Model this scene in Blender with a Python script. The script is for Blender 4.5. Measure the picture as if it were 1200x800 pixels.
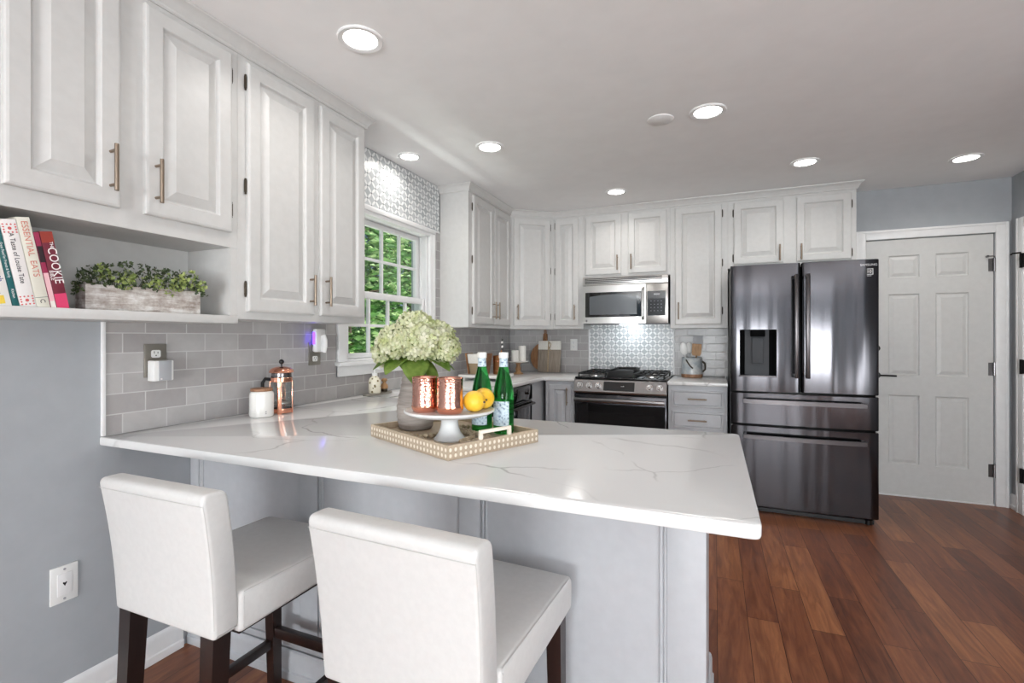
import bpy, bmesh, math, random
from mathutils import Vector, Matrix
from mathutils.geometry import tessellate_polygon
PI = math.pi
random.seed(7)
for o in list(bpy.data.objects): bpy.data.objects.remove(o)
S = bpy.context.scene
COL = S.collection

# ------------------------------------------------------------------ camera, world, light, exposure
cd = bpy.data.cameras.new('camera'); cam = bpy.data.objects.new('camera', cd); COL.objects.link(cam)
cam.location = (2.006, 0.0, 1.258); cam.rotation_euler = (PI/2, 0, 0.3965)
cd.sensor_width = 36; cd.lens = 567/1200*36; cd.shift_y = -5/1200; cd.clip_start = 0.02
S.camera = cam
S.view_settings.view_transform = 'Standard'; S.view_settings.look = 'None'
S.view_settings.gamma = 1; S.view_settings.use_curve_mapping = False
S.view_settings.exposure = 0.06
W = bpy.data.worlds.new('world'); S.world = W; W.use_nodes = True
nt = W.node_tree; nt.nodes.clear()
sky = nt.nodes.new('ShaderNodeTexSky'); sky.sky_type = 'HOSEK_WILKIE'; sky.turbidity = 3.0
sky.sun_direction = Vector((0.6, 0.25, 0.75)).normalized()
bgn = nt.nodes.new('ShaderNodeBackground'); bgn.inputs[1].default_value = 2.0
wo = nt.nodes.new('ShaderNodeOutputWorld')
nt.links.new(sky.outputs[0], bgn.inputs[0]); nt.links.new(bgn.outputs[0], wo.inputs[0])

def lamp(name, kind, loc, rot, energy, color=(1, 1, 1), size=None, size_y=None, parent=None, spread=None, **kw):
    l = bpy.data.lights.new(name, kind); l.energy = energy; l.color = color
    o = bpy.data.objects.new(name, l); COL.objects.link(o)
    o.location = loc; o.rotation_euler = rot
    if kind == 'AREA':
        l.shape = 'RECTANGLE' if size_y else 'DISK'; l.size = size
        if size_y: l.size_y = size_y
        if spread is not None: l.spread = spread
    for k, v in kw.items(): setattr(l, k, v)
    if parent: o.parent = parent
    return o
SUN_E, REAR_E, SIDE_E, DOWN_E = 9.0, 560.0, 165.0, 2.6
lamp('sun', 'SUN', (6, 2, 8), (0, math.radians(40), math.radians(22)), SUN_E, (1, .96, .9), angle=math.radians(1))
# daylight fill at unseen windows behind the camera, tilted up to brighten the ceiling
lamp('rear_window_fill', 'AREA', (2.6, -6.45, .95), (PI/2+1.05, 0, 0), REAR_E, (.94, .98, 1), 2.6, 1.9)
lamp('side_window_fill', 'AREA', (5.3, -1.6, .9), (PI/2+1.0, 0, PI/2), SIDE_E, (.94, .98, 1), 2.0, 1.9)
# added area lamp in place of lawn bounce, aimed up to brighten the ceiling
lamp('ceiling_fill', 'AREA', (-1.5, 2.7, .1), (PI-.75, 0, PI/2), 230.0, (.97, 1, .97), 2.4, 1.2)

# ------------------------------------------------------------------ materials
def srgb(r, g, b):
    f = lambda c: (c/255/12.92) if c/255 <= .04045 else ((c/255+.055)/1.055)**2.4
    return (f(r), f(g), f(b), 1)
class NT:
    def __init__(s, m): s.t = m.node_tree; s.p = s.t.nodes['Principled BSDF']
    def n(s, k, **kw):
        x = s.t.nodes.new('ShaderNode'+k)
        for a, b in kw.items(): setattr(x, a, b)
        return x
    def l(s, a, b): s.t.links.new(a, b)
    def m(s, op, a, b=None, c=None):
        x = s.n('Math', operation=op)
        for i, v in enumerate((a, b, c)):
            if v is None: continue
            if isinstance(v, (int, float)): x.inputs[i].default_value = v
            else: s.l(v, x.inputs[i])
        return x.outputs[0]
    def mix(s, fac, a, b, blend='MIX'):
        x = s.n('Mix', data_type='RGBA', blend_type=blend)
        for i, v in ((0, fac), (6, a), (7, b)):
            if isinstance(v, (int, float)): x.inputs[i].default_value = v
            elif isinstance(v, tuple): x.inputs[i].default_value = v
            else: s.l(v, x.inputs[i])
        return x.outputs[2]
    def coord(s, kind='Object'): return s.n('TexCoord').outputs[kind]
    def world(s): return s.n('NewGeometry').outputs['Position']
    def ramp(s, fac, stops):
        x = s.n('ValToRGB'); e = x.color_ramp.elements
        while len(e) < len(stops): e.new(.5)
        for i, (p, c) in enumerate(stops): e[i].position = p; e[i].color = c
        s.l(fac, x.inputs[0]); return x.outputs[0]
    def noise(s, vec, scale, detail=3, rough=.55, dist=0):
        x = s.n('TexNoise'); x.inputs['Scale'].default_value = scale; x.inputs['Detail'].default_value = detail
        x.inputs['Roughness'].default_value = rough; x.inputs['Distortion'].default_value = dist
        s.l(vec, x.inputs['Vector']); return x.outputs['Fac']
    def bump(s, h, strength, dist=.01):
        x = s.n('Bump'); x.inputs['Strength'].default_value = strength; x.inputs['Distance'].default_value = dist
        s.l(h, x.inputs['Height']); s.l(x.outputs[0], s.p.inputs['Normal'])
    def mapping(s, vec, scale=(1, 1, 1), loc=(0, 0, 0), rot=(0, 0, 0)):
        x = s.n('Mapping'); x.inputs['Scale'].default_value = scale; x.inputs['Location'].default_value = loc
        x.inputs['Rotation'].default_value = rot; s.l(vec, x.inputs[0]); return x.outputs[0]
def mat(name, col, rough=.5, metal=0, spec=None, emit=None, estr=0, trans=0, ior=None, coat=0, aniso=0):
    m = bpy.data.materials.new(name); m.use_nodes = True; p = m.node_tree.nodes['Principled BSDF']
    p.inputs['Base Color'].default_value = col; p.inputs['Roughness'].default_value = rough
    p.inputs['Metallic'].default_value = metal; p.inputs['Transmission Weight'].default_value = trans
    if spec is not None: p.inputs['Specular IOR Level'].default_value = spec
    if ior: p.inputs['IOR'].default_value = ior
    p.inputs['Coat Weight'].default_value = coat
    p.inputs['Anisotropic'].default_value = aniso
    if emit: p.inputs['Emission Color'].default_value = emit; p.inputs['Emission Strength'].default_value = estr
    return m
def noisy(name, c1, c2, scale, rough=.5, bump=0, stretch=(1, 1, 1), **kw):
    m = mat(name, c1, rough, **kw); t = NT(m)
    v = t.mapping(t.coord(), stretch); f = t.noise(v, scale, 4)
    t.l(t.ramp(f, [(.35, c1), (.65, c2)]), t.p.inputs['Base Color'])
    if bump: t.bump(f, bump, .003)
    return m
M = {}
M['cab_white'] = noisy('cabinet_white_paint', srgb(202, 201, 199), srgb(206, 205, 203), 30, .38)
M['cab_gray'] = noisy('cabinet_gray_paint', srgb(184, 186, 190), srgb(188, 190, 194), 30, .42)
M['trim'] = noisy('trim_white_paint', srgb(233, 233, 233), srgb(237, 237, 237), 25, .35)
M['door_white'] = noisy('door_white_paint', srgb(205, 205, 203), srgb(209, 209, 207), 25, .4)
M['ceiling'] = noisy('ceiling_paint', srgb(243, 243, 243), srgb(246, 246, 246), 8, .9)
M['wall'] = noisy('wall_blue_gray_paint', srgb(166, 170, 174), srgb(170, 174, 178), 12, .8)
M['nickel'] = mat('brushed_champagne_metal', srgb(148, 133, 118), .4, 1)
M['range_steel'] = mat('dark_range_steel', srgb(150, 147, 146), .3, 1, aniso=.4)
M['fridge_handle'] = mat('black_stainless_handle', srgb(84, 81, 82), .28, 1)
M['dispenser_gray'] = mat('dispenser_gray_plastic', srgb(78, 80, 83), .6, spec=.12)
M['matte_black'] = mat('matte_black_plastic', srgb(10, 10, 11), .8, spec=.05)
M['pewter'] = mat('pewter_plate_metal', srgb(150, 146, 138), .38, .7)
M['bronze'] = mat('dark_bronze_metal', srgb(82, 74, 64), .42, .85)
M['black_metal'] = mat('black_metal', srgb(20, 20, 20), .4, .6)
M['steel'] = mat('stainless_steel', srgb(205, 203, 200), .28, 1, aniso=.5)
M['steel_dark'] = mat('black_stainless_steel_trim', srgb(120, 117, 118), .26, 1)
M['chrome'] = mat('chrome', srgb(220, 220, 220), .12, 1)
M['black'] = mat('black_plastic', srgb(16, 16, 18), .35)
M['black_glass'] = mat('black_glass', srgb(10, 10, 12), .06, coat=.5)
M['white_plastic'] = mat('white_plastic', srgb(232, 232, 230), .4)
M['gray_plastic'] = mat('gray_plastic', srgb(172, 173, 177), .5)
M['leather'] = noisy('white_leather', srgb(209, 208, 206), srgb(213, 212, 210), 60, .45, .05)
M['seam'] = mat('stitched_seam', srgb(196, 195, 192), .6)
M['espresso'] = noisy('espresso_wood', srgb(30, 19, 17), srgb(44, 28, 24), 18, .32, 0, (1, 1, .15))
M['cushion_base'] = mat('gray_lining', srgb(120, 120, 120), .8)
M['copper'] = mat('polished_copper', srgb(236, 168, 140), .16, 1)
M['bronze_light'] = mat('gold_bronze', srgb(150, 105, 70), .3, 1)
M['ceramic_white'] = mat('white_ceramic', srgb(233, 231, 227), .25, coat=.3)
M['marble'] = noisy('white_marble', srgb(236, 236, 235), srgb(214, 215, 216), 7, .25)
M['wax'] = mat('white_wax', srgb(238, 236, 230), .5)
M['lid_wood'] = noisy('walnut_lid_wood', srgb(136, 96, 68), srgb(164, 120, 88), 20, .5, 0, (1, 6, 1))
M['oak'] = noisy('oak_wood', srgb(150, 112, 74), srgb(182, 142, 98), 18, .5, .1, (6, 1, 1))
M['acacia'] = noisy('acacia_wood', srgb(124, 82, 52), srgb(160, 116, 76), 14, .5, .1, (8, 1, 1))
M['graywood'] = noisy('gray_weathered_wood', srgb(128, 116, 104), srgb(158, 146, 132), 16, .65, .15, (7, 7, .6))
M['twine'] = noisy('natural_twine', srgb(160, 138, 108), srgb(188, 168, 138), 90, .9)
M['bead'] = noisy('natural_wood_beads', srgb(184, 164, 136), srgb(206, 188, 160), 50, .6)
M['tray_wood'] = noisy('taupe_tray_wood', srgb(182, 162, 138), srgb(194, 176, 152), 20, .5, 0, (6, 6, 1))
M['inlay'] = mat('cream_inlay', srgb(240, 230, 214), .35)
M['lemon'] = noisy('lemon_peel', srgb(240, 186, 42), srgb(246, 202, 66), 40, .38, .35)
M['stem_green'] = mat('stem_green', srgb(104, 130, 60), .5)
M['vase'] = noisy('gray_banded_stoneware', srgb(140, 131, 125), srgb(172, 164, 157), 9, .75, .35, (1, 1, 9))
M['paper'] = noisy('book_page_paper', srgb(226, 220, 206), srgb(208, 200, 184), 200, .9)
M['led'] = mat('downlight_lens', (1, 1, 1, 1), .5, emit=(1, .97, .92, 1), estr=14.0)
M['violet'] = mat('violet_led', srgb(90, 60, 255), .4, emit=srgb(90, 50, 255), estr=6)
M['underlight'] = mat('cooktop_lamp_lens', (1, 1, 1, 1), .5, emit=(.86, .95, 1, 1), estr=3.5)
M['concrete'] = mat('exterior_siding', srgb(200, 200, 198), .8)
M['bark'] = noisy('bark', srgb(66, 54, 44), srgb(96, 80, 66), 10, .9, .4, (1, 1, .2))
M['grass'] = noisy('lawn_grass', srgb(70, 100, 40), srgb(104, 136, 60), 6, .9)
M['black_iron'] = mat('cast_iron', srgb(22, 22, 23), .55)
M['rubber'] = mat('black_rubber', srgb(15, 15, 15), .8)
M['ink'] = mat('dark_ink', srgb(50, 46, 52), .7)
M['ink_red'] = mat('coral_ink', srgb(206, 128, 112), .7)
M['ink_white'] = mat('white_ink', srgb(244, 240, 238), .6)
M['ink_logo'] = mat('silver_logo_ink', srgb(225, 226, 228), .4)
M['ink_blue'] = mat('blue_ink', srgb(70, 84, 140), .7)
M['stone_blue'] = noisy('blue_gray_glaze', srgb(150, 160, 168), srgb(196, 198, 196), 14, .3)
M['cloth'] = noisy('white_linen', srgb(226, 222, 214), srgb(236, 233, 226), 120, .9, .2)
M['terra'] = noisy('toasted_ceramic', srgb(132, 96, 72), srgb(170, 130, 100), 20, .6)

def leafmat(name, c1, c2, scale=14, island=False):
    m = noisy(name, c1, c2, scale, .5); t = NT(m)
    if island:
        g = t.n('NewGeometry'); t.l(t.ramp(g.outputs['Random Per Island'], [(0, c1), (.55, c2), (1, island)]), t.p.inputs['Base Color'])
    # thin leaves let some light through
    tr = t.n('BsdfTranslucent'); mx = t.n('MixShader'); mx.inputs[0].default_value = .3
    out = [n for n in m.node_tree.nodes if n.type == 'OUTPUT_MATERIAL'][0]
    src = t.p.inputs['Base Color'].links[0].from_socket
    t.l(src, tr.inputs[0]); t.l(t.p.outputs[0], mx.inputs[1]); t.l(tr.outputs[0], mx.inputs[2]); t.l(mx.outputs[0], out.inputs[0])
    return m
M['leaf_tree'] = leafmat('tree_leaf', srgb(62, 112, 46), srgb(104, 152, 80), 3, srgb(190, 216, 150))
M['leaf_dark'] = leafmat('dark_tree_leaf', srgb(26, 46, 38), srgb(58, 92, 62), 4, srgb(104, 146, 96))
M['leaf_big'] = leafmat('hydrangea_leaf', srgb(92, 126, 44), srgb(146, 170, 84), 22)
M['petal'] = leafmat('hydrangea_petal', srgb(196, 204, 146), srgb(232, 231, 208), 26)
M['box_dark'] = leafmat('planter_dark_leaf', srgb(52, 66, 44), srgb(88, 104, 64), 40)
M['box_light'] = leafmat('planter_light_leaf', srgb(136, 156, 84), srgb(188, 200, 126), 40)

def glassmat(name, tint, rough=.0, mixg=.08):
    m = bpy.data.materials.new(name); m.use_nodes = True; t = m.node_tree; t.nodes.clear()
    tr = t.nodes.new('ShaderNodeBsdfTransparent'); tr.inputs[0].default_value = tint
    gl = t.nodes.new('ShaderNodeBsdfGlossy'); gl.inputs['Roughness'].default_value = rough
    mx = t.nodes.new('ShaderNodeMixShader'); o = t.nodes.new('ShaderNodeOutputMaterial')
    mx.inputs[0].default_value = mixg; t.links.new(tr.outputs[0], mx.inputs[1]); t.links.new(gl.outputs[0], mx.inputs[2])
    t.links.new(mx.outputs[0], o.inputs[0]); return m
M['pane'] = glassmat('window_pane_glass', (.97, .985, .975, 1), 0, .04)
M['clear_glass'] = glassmat('clear_glass', (.9, .92, .92, 1))
M['green_glass'] = mat('green_bottle_glass', srgb(70, 190, 96), .03, trans=.95, ior=1.22)
M['green_glass'].node_tree.nodes['Principled BSDF'].inputs['Specular IOR Level'].default_value = .6

# hammered copper
m = M['hammered'] = mat('hammered_copper', srgb(222, 168, 150), .09, 1); t = NT(m)
vv = t.n('TexVoronoi'); vv.inputs['Scale'].default_value = 190; t.l(t.coord(), vv.inputs['Vector'])
t.bump(vv.outputs['Distance'], .2, .003)
# black stainless steel, vertically brushed
m = M['blacksteel'] = mat('black_stainless_steel', srgb(76, 75, 78), .2, 1, aniso=.3); t = NT(m)
f = t.noise(t.mapping(t.coord(), (500, 500, 2)), 1.0, 2)
t.l(t.m('MULTIPLY_ADD', f, .10, .10), t.p.inputs['Roughness'])
t.bump(t.noise(t.mapping(t.coord(), (9, 9, .3)), 1.0, 1), .32, .02)
# hardwood floor
m = M['floor'] = mat('cherry_hardwood_floor', srgb(110, 62, 40), .32, spec=.4); t = NT(m)
pos = t.world(); sx = t.n('SeparateXYZ'); t.l(pos, sx.inputs[0])
cb = t.n('CombineXYZ'); t.l(sx.outputs[1], cb.inputs[0]); t.l(t.m('ADD', sx.outputs[0], -2.142+1.25), cb.inputs[1])
def brick(vec, w, h, mort, off=.5, freq=2, smooth=.1):
    b = t.n('TexBrick'); b.offset = off; b.offset_frequency = freq
    b.inputs['Scale'].default_value = 1; b.inputs['Mortar Size'].default_value = mort
    b.inputs['Brick Width'].default_value = w; b.inputs['Row Height'].default_value = h
    b.inputs['Mortar Smooth'].default_value = smooth
    b.inputs['Color1'].default_value = (0, 0, 0, 1); b.inputs['Color2'].default_value = (1, 1, 1, 1); b.inputs['Mortar'].default_value = (.5, .5, .5, 1)
    t.l(vec, b.inputs['Vector']); return b
b = brick(cb.outputs[0], .92, .125, .0012, .37, 2)
wv = t.mapping(pos, (30, 3.0, 1)); shift = t.n('VectorMath', operation='ADD')
sc = t.n('VectorMath', operation='SCALE'); sc.inputs['Scale'].default_value = 9.0; t.l(b.outputs['Color'], sc.inputs[0])
t.l(wv, shift.inputs[0]); t.l(sc.outputs[0], shift.inputs[1])
g1 = t.noise(shift.outputs[0], 1.0, 6, .62, 1.2)
g2 = t.noise(shift.outputs[0], .35, 3, .5, 2.0)
fac = t.m('ADD', t.m('MULTIPLY', b.outputs['Color'], .52), t.m('MULTIPLY_ADD', t.m('SUBTRACT', g1, .5), 1.2, .23))
c = t.ramp(fac, [(.08, srgb(84, 48, 35)), (.38, srgb(118, 70, 48)), (.6, srgb(138, 86, 58)), (.9, srgb(168, 112, 74))])
c = t.mix(t.m('MULTIPLY', t.m('SUBTRACT', .55, g2), .9), c, srgb(60, 32, 26))
c = t.mix(b.outputs['Fac'], c, srgb(46, 24, 18))
t.l(c, t.p.inputs['Base Color'])
t.l(t.m('MULTIPLY_ADD', g1, .18, .24), t.p.inputs['Roughness'])
t.bump(t.m('SUBTRACT', t.m('MULTIPLY', g1, .25), b.outputs['Fac']), .15, .002)
# backsplash tile: coordinates (along wall, height)
def tile(name, axis):
    global t
    m = mat(name, srgb(166, 164, 164), .2); t = NT(m); pos = t.world(); sx = t.n('SeparateXYZ'); t.l(pos, sx.inputs[0])
    cb = t.n('CombineXYZ'); t.l(t.m('ADD', sx.outputs[axis], 10), cb.inputs[0]); t.l(t.m('ADD', sx.outputs[2], -.906+.735), cb.inputs[1])
    b = brick(cb.outputs[0], .155, .0735, .0022, .5, 2, .2)
    n1 = t.noise(pos, 9, 4, .6, .5); n2 = t.noise(pos, 40, 3)
    fac = t.m('ADD', t.m('MULTIPLY', b.outputs['Color'], .45), t.m('MULTIPLY', n1, .55))
    c = t.ramp(fac, [(.2, srgb(158, 154, 153)), (.5, srgb(170, 167, 166)), (.8, srgb(188, 186, 185))])
    c = t.mix(t.m('MULTIPLY', n2, .25), c, srgb(190, 188, 188))
    c = t.mix(b.outputs['Fac'], c, srgb(196, 195, 194)); t.l(c, t.p.inputs['Base Color'])
    t.l(t.m('MULTIPLY_ADD', b.outputs['Fac'], .45, .26), t.p.inputs['Roughness'])
    t.bump(t.m('SUBTRACT', t.m('MULTIPLY', t.noise(pos, 14, 2), 1.2), b.outputs['Fac']), .35, .004)
    return m
M['tile_y'] = tile('gray_subway_tile_left', 1); M['tile_x'] = tile('gray_subway_tile_back', 0)
# patterned accent tile: grey squares, white petals, dark dots
def accent(name, axis, L=.0547):
    global t
    m = mat(name, srgb(180, 184, 186), .25); t = NT(m); pos = t.world(); sx = t.n('SeparateXYZ'); t.l(pos, sx.inputs[0])
    x, z = sx.outputs[axis], sx.outputs[2]; k = 1/(L*math.sqrt(2))
    u = t.m('MULTIPLY', t.m('ADD', x, z), k); v = t.m('MULTIPLY', t.m('SUBTRACT', x, z), k)
    du = t.m('ABSOLUTE', t.m('SUBTRACT', t.m('FRACT', t.m('ADD', u, .5)), .5)); dv = t.m('ABSOLUTE', t.m('SUBTRACT', t.m('FRACT', t.m('ADD', v, .5)), .5))
    cu = t.m('SUBTRACT', .5, du); cv = t.m('SUBTRACT', .5, dv)   # distance from the edge's middle
    def petal(a, cl):  # a: across, cl: along
        q = t.m('ADD', t.m('POWER', t.m('DIVIDE', a, .15), 2), t.m('POWER', t.m('DIVIDE', cl, .38), 2))
        return t.m('LESS_THAN', q, 1.0)
    pt = t.m('MAXIMUM', petal(du, cv), petal(dv, cu))
    dot = t.m('LESS_THAN', t.m('ADD', t.m('POWER', du, 2), t.m('POWER', dv, 2)), .007)
    wn = t.n('TexWhiteNoise', noise_dimensions='2D'); cc = t.n('CombineXYZ'); t.l(t.m('FLOOR', u), cc.inputs[0]); t.l(t.m('FLOOR', v), cc.inputs[1]); t.l(cc.outputs[0], wn.inputs['Vector'])
    base = t.mix(wn.outputs['Value'], srgb(166, 171, 174), srgb(198, 201, 203))
    base = t.mix(t.m('MULTIPLY', t.noise(pos, 30, 3), .3), base, srgb(206, 208, 208))
    c = t.mix(pt, base, srgb(236, 237, 236)); c = t.mix(dot, c, srgb(112, 112, 112))
    t.l(c, t.p.inputs['Base Color'])
    return m
M['accent_y'] = accent('patterned_mosaic_tile_window', 1); M['accent_x'] = accent('patterned_mosaic_tile_range', 0)
# quartz worktop with grey veins
m = M['quartz'] = mat('white_veined_quartz', srgb(238, 238, 237), .15); t = NT(m); pos = t.world()
w1 = t.n('VectorMath', operation='ADD'); nz = t.n('TexNoise'); nz.inputs['Scale'].default_value = 1.6; nz.inputs['Detail'].default_value = 5
t.l(pos, nz.inputs['Vector']); s1 = t.n('VectorMath', operation='SCALE'); s1.inputs['Scale'].default_value = .55; t.l(nz.outputs['Color'], s1.inputs[0])
t.l(pos, w1.inputs[0]); t.l(s1.outputs[0], w1.inputs[1])
vo = t.n('TexVoronoi', feature='DISTANCE_TO_EDGE'); vo.inputs['Scale'].default_value = 1.7; t.l(t.mapping(w1.outputs[0], (1, 1.6, .6), rot=(0, 0, .5)), vo.inputs['Vector'])
vein = t.m('SMOOTHSTEP', 0, .012, vo.outputs['Distance']) if False else None
mr = t.n('MapRange', interpolation_type='SMOOTHSTEP'); mr.inputs[1].default_value = 0; mr.inputs[2].default_value = .014; mr.inputs[3].default_value = 1; mr.inputs[4].default_value = 0
t.l(vo.outputs['Distance'], mr.inputs[0])
mask = t.n('MapRange'); mask.inputs[1].default_value = .47; mask.inputs[2].default_value = .62; t.l(t.noise(pos, 2.3, 2), mask.inputs[0])
soft = t.noise(w1.outputs[0], 3, 5, .6)
c = t.mix(t.m('MULTIPLY', soft, .35), srgb(226, 226, 225), srgb(211, 211, 211))
c = t.mix(t.m('MULTIPLY', t.m('MULTIPLY', mr.outputs[0], mask.outputs[0]), .62), c, srgb(150, 148, 146))
t.l(c, t.p.inputs['Base Color'])
# whitewashed planter wood
m = M['whitewash'] = mat('whitewashed_wood', srgb(190, 186, 182), .75); t = NT(m)
f = t.noise(t.mapping(t.coord(), (3, 3, 30)), 2.2, 6, .7); f2 = t.noise(t.coord(), 40, 4, .7)
t.l(t.ramp(t.m('MULTIPLY_ADD', f2, .4, t.m('MULTIPLY', f, .6)), [(.38, srgb(140, 126, 118)), (.5, srgb(186, 178, 172)), (.6, srgb(218, 216, 213))]), t.p.inputs['Base Color'])
t.bump(f, .4, .003)
# wicker
m = M['wicker'] = mat('woven_wicker', srgb(170, 146, 116), .8); t = NT(m)
ck = t.n('TexChecker'); ck.inputs['Scale'].default_value = 90; t.l(t.mapping(t.coord(), (1, 1, 2)), ck.inputs[0])
t.l(t.mix(ck.outputs['Fac'], srgb(186, 166, 136), srgb(128, 104, 78)), t.p.inputs['Base Color']); t.bump(ck.outputs['Fac'], .5, .004)
# polka / painted ceramic for soap bottle
m = M['soap'] = mat('painted_soap_ceramic', srgb(230, 224, 200), .3); t = NT(m)
vo = t.n('TexVoronoi'); vo.inputs['Scale'].default_value = 42; t.l(t.coord(), vo.inputs['Vector'])
t.l(t.mix(t.m('LESS_THAN', vo.outputs['Distance'], .3), srgb(232, 226, 206), srgb(122, 108, 66)), t.p.inputs['Base Color'])
# bottle label with blue speckle print
m = M['blabel'] = mat('pale_blue_bottle_label', srgb(196, 212, 222), .5); t = NT(m)
n1 = t.noise(t.coord(), 120, 3)
t.l(t.ramp(n1, [(.36, srgb(112, 132, 156)), (.46, srgb(186, 204, 216)), (.6, srgb(206, 220, 228))]), t.p.inputs['Base Color'])

# ------------------------------------------------------------------ geometry helpers
def box(bm, x0, y0, z0, x1, y1, z1, mi=0, bev=0, seg=2):
    if x1 < x0: x0, x1 = x1, x0
    if y1 < y0: y0, y1 = y1, y0
    if z1 < z0: z0, z1 = z1, z0
    r = bmesh.ops.create_cube(bm, size=1)
    vs = r['verts']
    for v in vs: v.co = Vector((x0+(v.co.x+.5)*(x1-x0), y0+(v.co.y+.5)*(y1-y0), z0+(v.co.z+.5)*(z1-z0)))
    fs = set(f for v in vs for f in v.link_faces)
    for f in fs: f.material_index = mi
    if bev:
        es = list(set(e for v in vs for e in v.link_edges))
        rr = bmesh.ops.bevel(bm, geom=es, offset=bev, segments=seg, affect='EDGES', profile=.5)
        for f in rr['faces']: f.material_index = mi
def frame_of(d):
    d = d.normalized(); a = Vector((0, 0, 1)) if abs(d.z) < .9 else Vector((1, 0, 0))
    u = d.cross(a).normalized(); return u, d.cross(u).normalized()
def rings(bm, rs, mi=0, cap0=True, cap1=True, closed=False):
    """skin a list of rings (lists of Vectors)"""
    R = [[bm.verts.new(p) for p in r] for r in rs]; n = len(R[0])
    m_ = len(R) if closed else len(R)-1
    for i in range(m_):
        a, b = R[i], R[(i+1) % len(R)]
        for j in range(n):
            try: bm.faces.new((a[j], a[(j+1) % n], b[(j+1) % n], b[j])).material_index = mi
            except ValueError: pass
    if cap0 and not closed: bm.faces.new(R[0][::-1]).material_index = mi
    if cap1 and not closed: bm.faces.new(R[-1]).material_index = mi
def circ(c, r, seg, u=None, v=None, ry=None):
    u = u or Vector((1, 0, 0)); v = v or Vector((0, 1, 0)); ry = ry or r
    return [Vector(c)+u*(r*math.cos(2*PI*k/seg))+v*(ry*math.sin(2*PI*k/seg)) for k in range(seg)]
def cyl(bm, p0, p1, r0, r1=None, seg=16, mi=0, bev=0):
    p0, p1 = Vector(p0), Vector(p1); r1 = r0 if r1 is None else r1; d = p1-p0; u, v = frame_of(d); dn = d.normalized()
    if bev: rs = [circ(p0, r0-bev, seg, u, v), circ(p0+dn*bev, r0, seg, u, v), circ(p1-dn*bev, r1, seg, u, v), circ(p1, r1-bev, seg, u, v)]
    else: rs = [circ(p0, r0, seg, u, v), circ(p1, r1, seg, u, v)]
    rings(bm, rs, mi)
def lathe(bm, prof, c=(0, 0, 0), seg=32, mi=0, cap0=True, cap1=True):
    rings(bm, [circ((c[0], c[1], c[2]+z), max(r, 1e-4), seg) for r, z in prof], mi, cap0, cap1)
def tube(bm, pts, r, seg=10, mi=0, closed=False, flat=1.0):
    pts = [Vector(p) for p in pts]; rs = []; n = len(pts); pu = None
    for i, p in enumerate(pts):
        d = (pts[(i+1) % n]-pts[i-1]) if closed or 0 < i < n-1 else (pts[1]-pts[0] if i == 0 else pts[-1]-pts[-2])
        d.normalize()
        if pu is None: u, v = frame_of(d)
        else: u = (pu-d*pu.dot(d)).normalized(); v = d.cross(u)
        pu = u; rr = r[i] if isinstance(r, (list, tuple)) else r
        rs.append(circ(p, rr, seg, u, v, rr*flat))
    rings(bm, rs, mi, closed=closed)
def sphere(bm, c, r, seg=16, rg=10, mi=0, sc=(1, 1, 1), rot=None):
    mtx = Matrix.Translation(Vector(c)) @ ((rot.to_matrix().to_4x4() if rot else Matrix.Identity(4))) @ Matrix.Diagonal((sc[0], sc[1], sc[2], 1))
    q = bmesh.ops.create_uvsphere(bm, u_segments=seg, v_segments=rg, radius=r, matrix=mtx)
    for v in q['verts']:
        for f in v.link_faces: f.material_index = mi
def prism(bm, poly, z0, z1, mi=0):
    a = [Vector((x, y, z0)) for x, y in poly]; b = [Vector((x, y, z1)) for x, y in poly]
    rings(bm, [a, b], mi)
def offset(poly, d):
    """inset (positive d) of a counter-clockwise polygon"""
    n = len(poly); out = []
    for i in range(n):
        p, a, b = Vector(poly[i]), Vector(poly[i-1]), Vector(poly[(i+1) % n])
        e1 = (p-a).normalized(); e2 = (b-p).normalized()
        n1 = Vector((-e1.y, e1.x)); n2 = Vector((-e2.y, e2.x)); m_ = n1+n2
        if m_.length < 1e-6: m_ = n1.copy()
        m_.normalize(); k = d/max(m_.dot(n1), .3); out.append((p.x+m_.x*k, p.y+m_.y*k))
    return out
def rounded(poly, r, seg=6):
    """round corners; r a list with one radius for each corner"""
    out = []; n = len(poly)
    for i in range(n):
        rr = r[i] if isinstance(r, (list, tuple)) else r
        p, a, b = Vector(poly[i]), Vector(poly[i-1]), Vector(poly[(i+1) % n])
        if rr <= 0: out.append(tuple(p)); continue
        e1 = (a-p).normalized(); e2 = (b-p).normalized(); p0 = p+e1*rr; p1 = p+e2*rr
        for k in range(seg+1):
            s = k/seg; out.append(tuple(p0*(1-s)**2+p*2*s*(1-s)+p1*s*s))
    return out
def slab(bm, outer, holes, z0, z1, bev=.006, mi=0, dirn='z'):
    loops = [outer]+holes
    prof = [(bev, z0), (bev*.3, z0+bev*.3), (0, z0+bev), (0, z1-bev), (bev*.3, z1-bev*.3), (bev, z1)]
    tops, bots = [], []
    for lp in loops:
        rs = [[Vector((x, y, z)) for x, y in offset(lp, o)] for o, z in prof]
        R = [[bm.verts.new(p) for p in r] for r in rs]; n = len(R[0])
        for i in range(len(R)-1):
            for j in range(n): bm.faces.new((R[i][j], R[i][(j+1) % n], R[i+1][(j+1) % n], R[i+1][j])).material_index = mi
        tops.append(R[-1]); bots.append(R[0])
    for L, fl in ((tops, False), (bots, True)):
        flat = [v for l_ in L for v in l_]
        for tri in tessellate_polygon([[v.co for v in l_] for l_ in L]):
            f = [flat[i] for i in tri]
            try: bm.faces.new(f).material_index = mi
            except ValueError: pass
    bmesh.ops.recalc_face_normals(bm, faces=bm.faces)
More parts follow.
